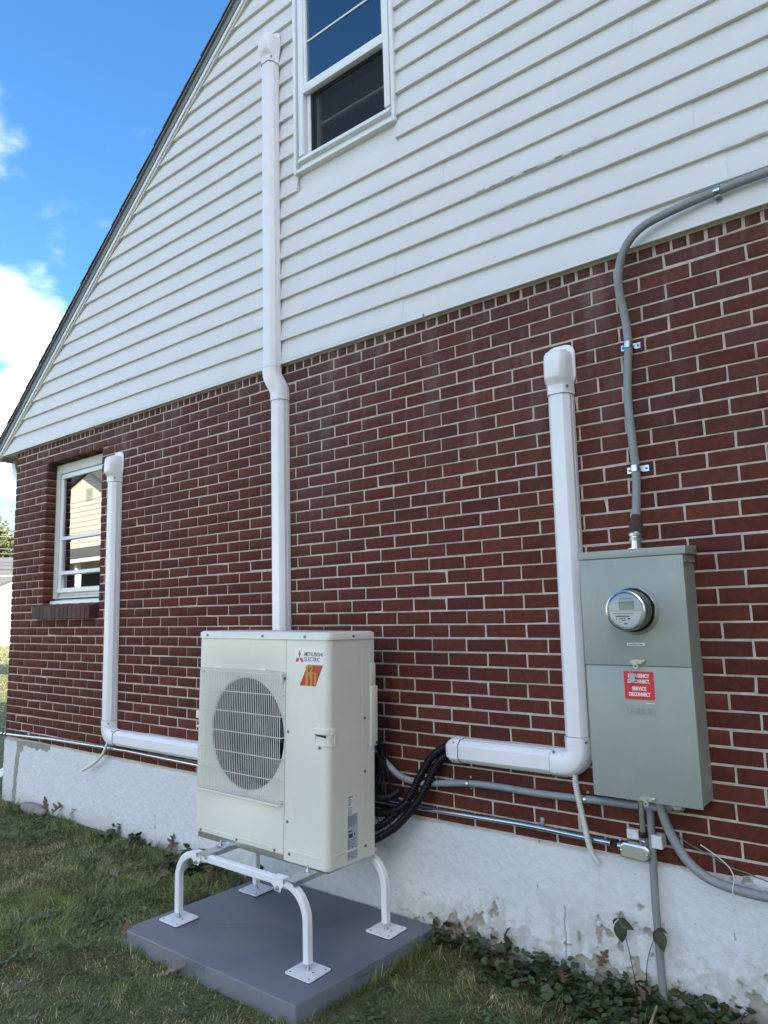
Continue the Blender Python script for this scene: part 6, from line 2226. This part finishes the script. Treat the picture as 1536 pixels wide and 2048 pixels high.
# seedlings with drooping leaves
weed = leaf_mesh('leaf', [(0.0, 0.0), (0.06, 0.09), (0.2, 0.22), (0.4, 0.30), (0.62, 0.26), (0.82, 0.14), (1.0, 0.0)], 0.45, 0.25)
for (pts, hang, lab) in (([(-0.651, -0.035, -0.52), (-0.660, -0.042, -0.42), (-0.669, -0.05, -0.345), (-0.678, -0.052, -0.295), (-0.692, -0.05, -0.245), (-0.705, -0.045, -0.228)],
                          [((-0.700, -0.048, -0.230), (0.10, -0.2, -1.0), 0.088, 0.2), ((-0.704, -0.046, -0.227), (0.85, -0.2, -0.45), 0.066, 1.4), ((-0.705, -0.046, -0.228), (-0.8, -0.1, -0.6), 0.036, 0.5)],
                          'wilted seedling with drooping dark leaves in front of the foundation left of the ground pipe'),
                         ([(-0.615, -0.035, -0.52), (-0.606, -0.045, -0.40), (-0.585, -0.055, -0.320), (-0.560, -0.060, -0.262), (-0.545, -0.062, -0.225)],
                          [((-0.547, -0.064, -0.225), (0.45, -0.3, -0.95), 0.078, 0.4), ((-0.547, -0.064, -0.226), (-0.25, -0.4, -0.9), 0.052, 1.1), ((-0.546, -0.064, -0.224), (0.9, 0.1, -0.1), 0.040, 0.2)],
                          'wilted seedling leaning across the ground pipe with a hanging leaf')):
    sdl = thing('seedling', lab, 'plant', pts[0], 'wilted seedlings')
    path = resample(smooth_path(pts), 0.012)
    MB().tube(path, [0.0022 - 0.0010 * i / len(path) for i in range(len(path))], 6).build('stem', M['stem'], sdl)
    for (p, d_, L_, rl_a) in hang:
        o = link_mesh('leaf', weed, M['droop'], sdl)
        d_ = Vector(d_).normalized()
        q_ = d_.to_track_quat('X', 'Z')
        o.rotation_euler = (q_ @ Matrix.Rotation(rl_a, 3, 'X').to_quaternion()).to_euler()
        o.location = Vector(p) - org(sdl)
        o.scale = (L_, L_, L_)
M['weed_leaf'] = material('weed_leaf', (0.035, 0.062, 0.024), 0.5, var=0.3, vscale=50)
for (x, y, z_, d_, L_, lab) in ((-1.235, -0.05, -0.47, (0.25, -0.2, 1.0), 0.085, 'tall broad leaf plant standing out of the ivy right of the pad'), (-0.42, -0.06, -0.50, (0.2, -0.2, 1.0), 0.060, 'upright green weed beside the foundation near the right picture edge')):
    w_ = thing('weed', lab, 'plant', (x, y, GZ))
    MB().tube([(x, y, GZ + 0.01), (x + 0.005, y, z_ - 0.01), (x + 0.01, y, z_ + 0.03)], 0.0018, 6).build('stem', M['weed_leaf'], w_)
    for k_, (dd, l2, z2) in enumerate(((d_, L_, z_), ((-0.8, -0.4, 0.5), L_ * 0.8, z_ - 0.02), ((0.9, -0.3, 0.4), L_ * 0.75, z_ - 0.03), ((0.35, 0.05, 1.0), L_ * 0.6, z_ + 0.045))):
        o = link_mesh('leaf', weed, M['weed_leaf'], w_)
        q_ = Vector(dd).normalized().to_track_quat('X', 'Z')
        o.rotation_euler = (q_ @ Matrix.Rotation(0.5 * k_ - 1.2, 3, 'X').to_quaternion()).to_euler()
        o.location = Vector((x + 0.006, y, z2)) - org(w_)
        o.scale = (l2, l2, l2)
m = MB().tube(smooth_path([(-0.56, -0.24, GZ + 0.02), (-0.545, -0.22, GZ + 0.06), (-0.535, -0.21, GZ + 0.085), (-0.522, -0.19, GZ + 0.125)]), [0.006] * 8 + [0.005] * 8 + [0.004] * 8 + [0.003], 7)
o = m.build('twig', M['oak_leaf'], None)
o.color = (0.27, 0.20, 0.13, 1)
top(o, 'short tan twig sticking up from the ivy at the lower right', 'twig')


# ------------------------------------------------------------------ things beyond the house
def tree(x, y, h, rcrown, label, n=9000, seed=1, col=(0.085, 0.10, 0.025), group=None, leaf=0.13, base=0.25):
    t_ = thing('tree', label, 'tree', (x, y, GZ), group)
    r = np.random.default_rng(seed)
    rr_ = random.Random(seed)
    m = MB()
    m.tube([(x, y, GZ - 0.1), (x + 0.1, y, GZ + h * 0.25), (x, y + 0.1, GZ + h * 0.55), (x + 0.05, y, GZ + h * 0.85)], [h * 0.028, h * 0.022, h * 0.014, h * 0.004], 10)
    for i in range(7):
        a = i * 2.4
        s_ = h * (0.28 + 0.07 * i)
        L_ = rcrown * (0.8 - 0.05 * i)
        m.tube([(x, y, GZ + s_), (x + math.cos(a) * L_ * 0.5, y + math.sin(a) * L_ * 0.5, GZ + s_ + L_ * 0.3), (x + math.cos(a) * L_, y + math.sin(a) * L_, GZ + s_ + L_ * 0.7)], [h * 0.010, h * 0.006, h * 0.002], 7)
    m.build('trunk', M['bark'], t_)
    # leaf clumps
    nc = 70
    u = r.normal(size=(nc, 3))
    u /= np.linalg.norm(u, axis=1)[:, None]
    rad = r.random(nc) ** 0.45
    cc = u * rad[:, None] * np.array([rcrown, rcrown, h * (1 - base) / 2 * 0.95])
    cs = rcrown * r.uniform(0.16, 0.34, nc)
    k_ = r.integers(0, nc, n)
    p = cc[k_] + r.normal(size=(n, 3)) * cs[k_][:, None] * 0.55
    p += np.array([x, y, GZ + h * (base + (1 - base) / 2)])
    a1 = r.normal(size=(n, 3))
    a1 /= np.linalg.norm(a1, axis=1)[:, None]
    a2 = np.cross(a1, r.normal(size=(n, 3)))
    a2 /= np.linalg.norm(a2, axis=1)[:, None]
    s_ = leaf * (0.6 + 0.8 * r.random(n))[:, None]
    V = np.stack([p - a1 * s_, p + a2 * s_ * 0.5, p + a1 * s_, p - a2 * s_ * 0.5], 1)
    F = np.arange(n * 4).reshape(n, 4)
    cl = np.array(col) * (0.6 + 0.8 * r.random(nc))[k_][:, None] * (0.75 + 0.5 * r.random(n))[:, None]
    V = V.reshape(-1, 3) - np.array(org(t_))
    link_mesh('crown', np_mesh('crown', V, F, np.repeat(cl[:, None, :], 4, 1).reshape(-1, 3)), M['crown'], t_)
    return t_


tree(-62, 27.5, 8.6, 4.2, 'leafy green tree rising behind the far house at the left edge of the photo', 16000, 3, leaf=0.17)
tree(-66, 24.0, 10.0, 4.5, 'taller bushy tree partly out of the left picture edge', 12000, 4, (0.10, 0.11, 0.03), leaf=0.18)
tree(-60, 34.0, 9.0, 4.2, 'darker tree behind the far house, hidden mostly by the brick corner', 12000, 5, (0.05, 0.075, 0.022), leaf=0.17)
tree(-11.5, 14.5, 8.5, 2.4, 'yard tree behind the brick house that shades the far lawn', 9000, 8, leaf=0.12)

tree(9.5, -3.0, 9.5, 3.4, 'added unseen tree darkening the right side of the scene', 14000, 21, (0.05, 0.07, 0.022), 'added trees that block light from the right', leaf=0.16, base=0.05)  # added out of view to cut the light on right-facing sides
tree(10.5, -9.5, 10.5, 3.8, 'taller added unseen tree blocking light from farther right', 14000, 22, (0.05, 0.07, 0.022), 'added trees that block light from the right', leaf=0.16, base=0.05)  # second added tree, out of view, also dims the right

# far house: gable end towards us with a grey cross roof behind
fh = thing('far_house', 'pale sunlit house with a grey shingle roof beyond the lawn at the left picture edge', 'house', (-44.0, 20.0, GZ))
c0 = Vector((-42.6, 19.6, 0))
ax = Vector((0.405, 0.914, 0)).normalized()      # along the facade, to the right
bk = Vector((-0.914, 0.405, 0)).normalized()     # away from us


def FP(a, b, z):
    p = c0 + ax * a + bk * b
    return (p.x, p.y, z)


m = MB()
m.extrude([FP(-7, 0, GZ - 0.1), FP(6, 0, GZ - 0.1), FP(6, 0, 4.75), FP(2.6, 0, 5.6), FP(-0.45, 0, 4.27), FP(-7, 0, 1.6)], tuple(bk * 8))
wl_ = m.build('wall', M['house_grey'], fh, smooth=0)
m = MB()
for (a0, z0, a1, z1) in ((-7.4, 1.45, 2.6, 5.72), (2.6, 5.72, 6.5, 4.75)):
    m.extrude([FP(a0, -0.25, z0), FP(a1, -0.25, z1), FP(a1, -0.25, z1 - 0.13), FP(a0, -0.25, z0 - 0.13)], tuple(bk * 8.5))
m.build('roof', M['grey_roof'], fh, smooth=0)
m = MB()
m.extrude([FP(-9, 4, 1.5), FP(-9, 8.2, 5.25), FP(-9, 12, 1.5)], tuple(ax * 18))
m.build('cross_roof', M['grey_roof'], fh, smooth=0)
m = MB()
for i in range(1, 5):
    z_ = GZ + 1.02 * i
    m.extrude([FP(-6.9, -0.012, z_), FP(5.9, -0.012, z_), FP(5.9, -0.012, z_ + 0.03), FP(-6.9, -0.012, z_ + 0.03)], tuple(bk * 0.010))
m.build('course_line', M['house_grey'], fh, smooth=0)
rl = thing('handrail', 'thin grey metal handrail on a small step at the far pale house', 'railing', FP(0, -0.9, GZ))
m = MB()
m.tube([FP(-0.05, -0.9, GZ), FP(-0.05, -0.9, GZ + 0.62), FP(0.15, -0.9, GZ + 0.70), FP(1.1, -0.9, GZ + 0.76), FP(1.1, -0.9, GZ)], 0.022, 6)
m.build('rail', M['steel'], rl)
m = MB()
m.extrude([FP(0.0, -0.8, GZ), FP(1.6, -0.8, GZ), FP(1.6, -0.8, GZ + 0.28), FP(0.2, -0.8, GZ + 0.22)], tuple(bk * 0.7))
m.build('step', M['house_grey'], rl, smooth=0)
# overhead lines
for sgn in (-18, 16):
    p = Vector((-47.5, 22.0, 0)) + ax * sgn
    po = thing('utility_pole', 'wooden utility pole at the %s end of the overhead lines' % ('near' if sgn < 0 else 'far'), 'pole', (p.x, p.y, GZ))
    MB().tube([(p.x, p.y, GZ - 0.2), (p.x, p.y, 9.0)], [0.16, 0.11], 10).build('post', M['bark'], po)
    m = MB()
    a = Vector((p.x, p.y, 8.3))
    m.extrude([a - bk * 1.0 + Vector((0, 0, -0.06)), a + bk * 1.0 + Vector((0, 0, -0.06)), a + bk * 1.0 + Vector((0, 0, 0.06)), a - bk * 1.0 + Vector((0, 0, 0.06))], tuple(ax * 0.1))
    m.build('crossarm', M['bark'], po, smooth=0)
for i, (zc, lab) in enumerate(((7.30, 'highest'), (6.65, 'second'), (5.85, 'third'), (5.55, 'lowest'))):
    pts = []
    for k_ in range(15):
        t_ = k_ / 14
        p = Vector((-47.5, 22.0, 0)) + ax * (-18 + 34 * t_) + bk * (0.3 * (i - 1.5))
        pts.append((p.x, p.y, zc - 0.25 + 1.0 * (2 * t_ - 1) ** 2))
    o = MB().tube(pts, 0.022, 5).build('power_line', M['cable_grey'], None)
    top(o, '%s overhead line crossing in front of the trees at the left edge' % lab if lab in ('highest', 'lowest') else '%s overhead line from the top in front of the trees' % lab, 'cable', 'overhead lines')

# the neighbour's house across the side yard (seen as a reflection in the lower window)
nh = thing('neighbour_house', 'cream sided neighbour house across the side yard, seen reflected in the lower window', 'house', (-25, -11, GZ))
NY = -11.0
m = MB()
m.extrude([(-27.0, NY, GZ - 0.1), (-18.0, NY, GZ - 0.1), (-18.0, NY, 5.2), (-22.6, NY, 5.2), (-25.1, NY, 6.5), (-27.0, NY, 5.9)], (0, -8, 0))
nw_ = m.build('wall', M['cream_siding'], nh, smooth=0)
m = MB()
k_ = 0
z_ = GZ + 0.2
while z_ < 5.6:
    xr_ = -18.0 if z_ < 5.1 else -23.6
    m.extrude([(-27.0, NY, z_), (-27.0, NY + 0.022, z_), (-27.0, NY + 0.002, z_ + 0.19)], (xr_ + 27.0, 0, 0))
    z_ += 0.2
m.build('siding', M['cream_siding'], nh, smooth=0, kind='stuff')
m = MB()
for (a, b) in (((-27.4, 5.78), (-25.1, 6.58)), ((-25.1, 6.58), (-22.4, 5.18)), ((-22.6, 5.25), (-17.6, 5.25))):
    m.extrude([(a[0], NY + 0.3, a[1]), (b[0], NY + 0.3, b[1]), (b[0], NY + 0.3, b[1] + 0.12), (a[0], NY + 0.3, a[1] + 0.12)], (0, -8.6, 0))
m.build('roof', M['grey_roof'], nh, smooth=0)
m = MB()
for i in range(9):
    m.box(-25.30, -24.80, NY + 0.024, NY + 0.040, 5.42 + i * 0.053, 5.45 + i * 0.053)
m.build('gable_vent', M['house_grey'], nh, smooth=0)
m = MB()
m.extrude([(-28.0, NY + 0.05, 3.55), (-17.5, NY + 0.05, 3.55), (-17.5, NY + 1.7, 2.93), (-28.0, NY + 1.7, 2.93)], (0, 0, 0.08))
m.build('porch_roof', M['grey_roof'], nh, smooth=0)
m = MB()
m.box(-28.0, -17.5, NY + 1.7, NY + 1.82, 2.82, 2.95)
for x_ in (-26.6, -23.0, -19.5):
    m.box(x_, x_ + 0.15, NY + 1.5, NY + 1.65, GZ, 2.84)
m.build('porch_gutter', M['trim'], nh, smooth=0)
m = MB()
m.box(-26.6, -22.5, NY + 0.03, NY + 0.05, 0.6, 2.6)
m.build('window', M['dark'], nh, smooth=0)
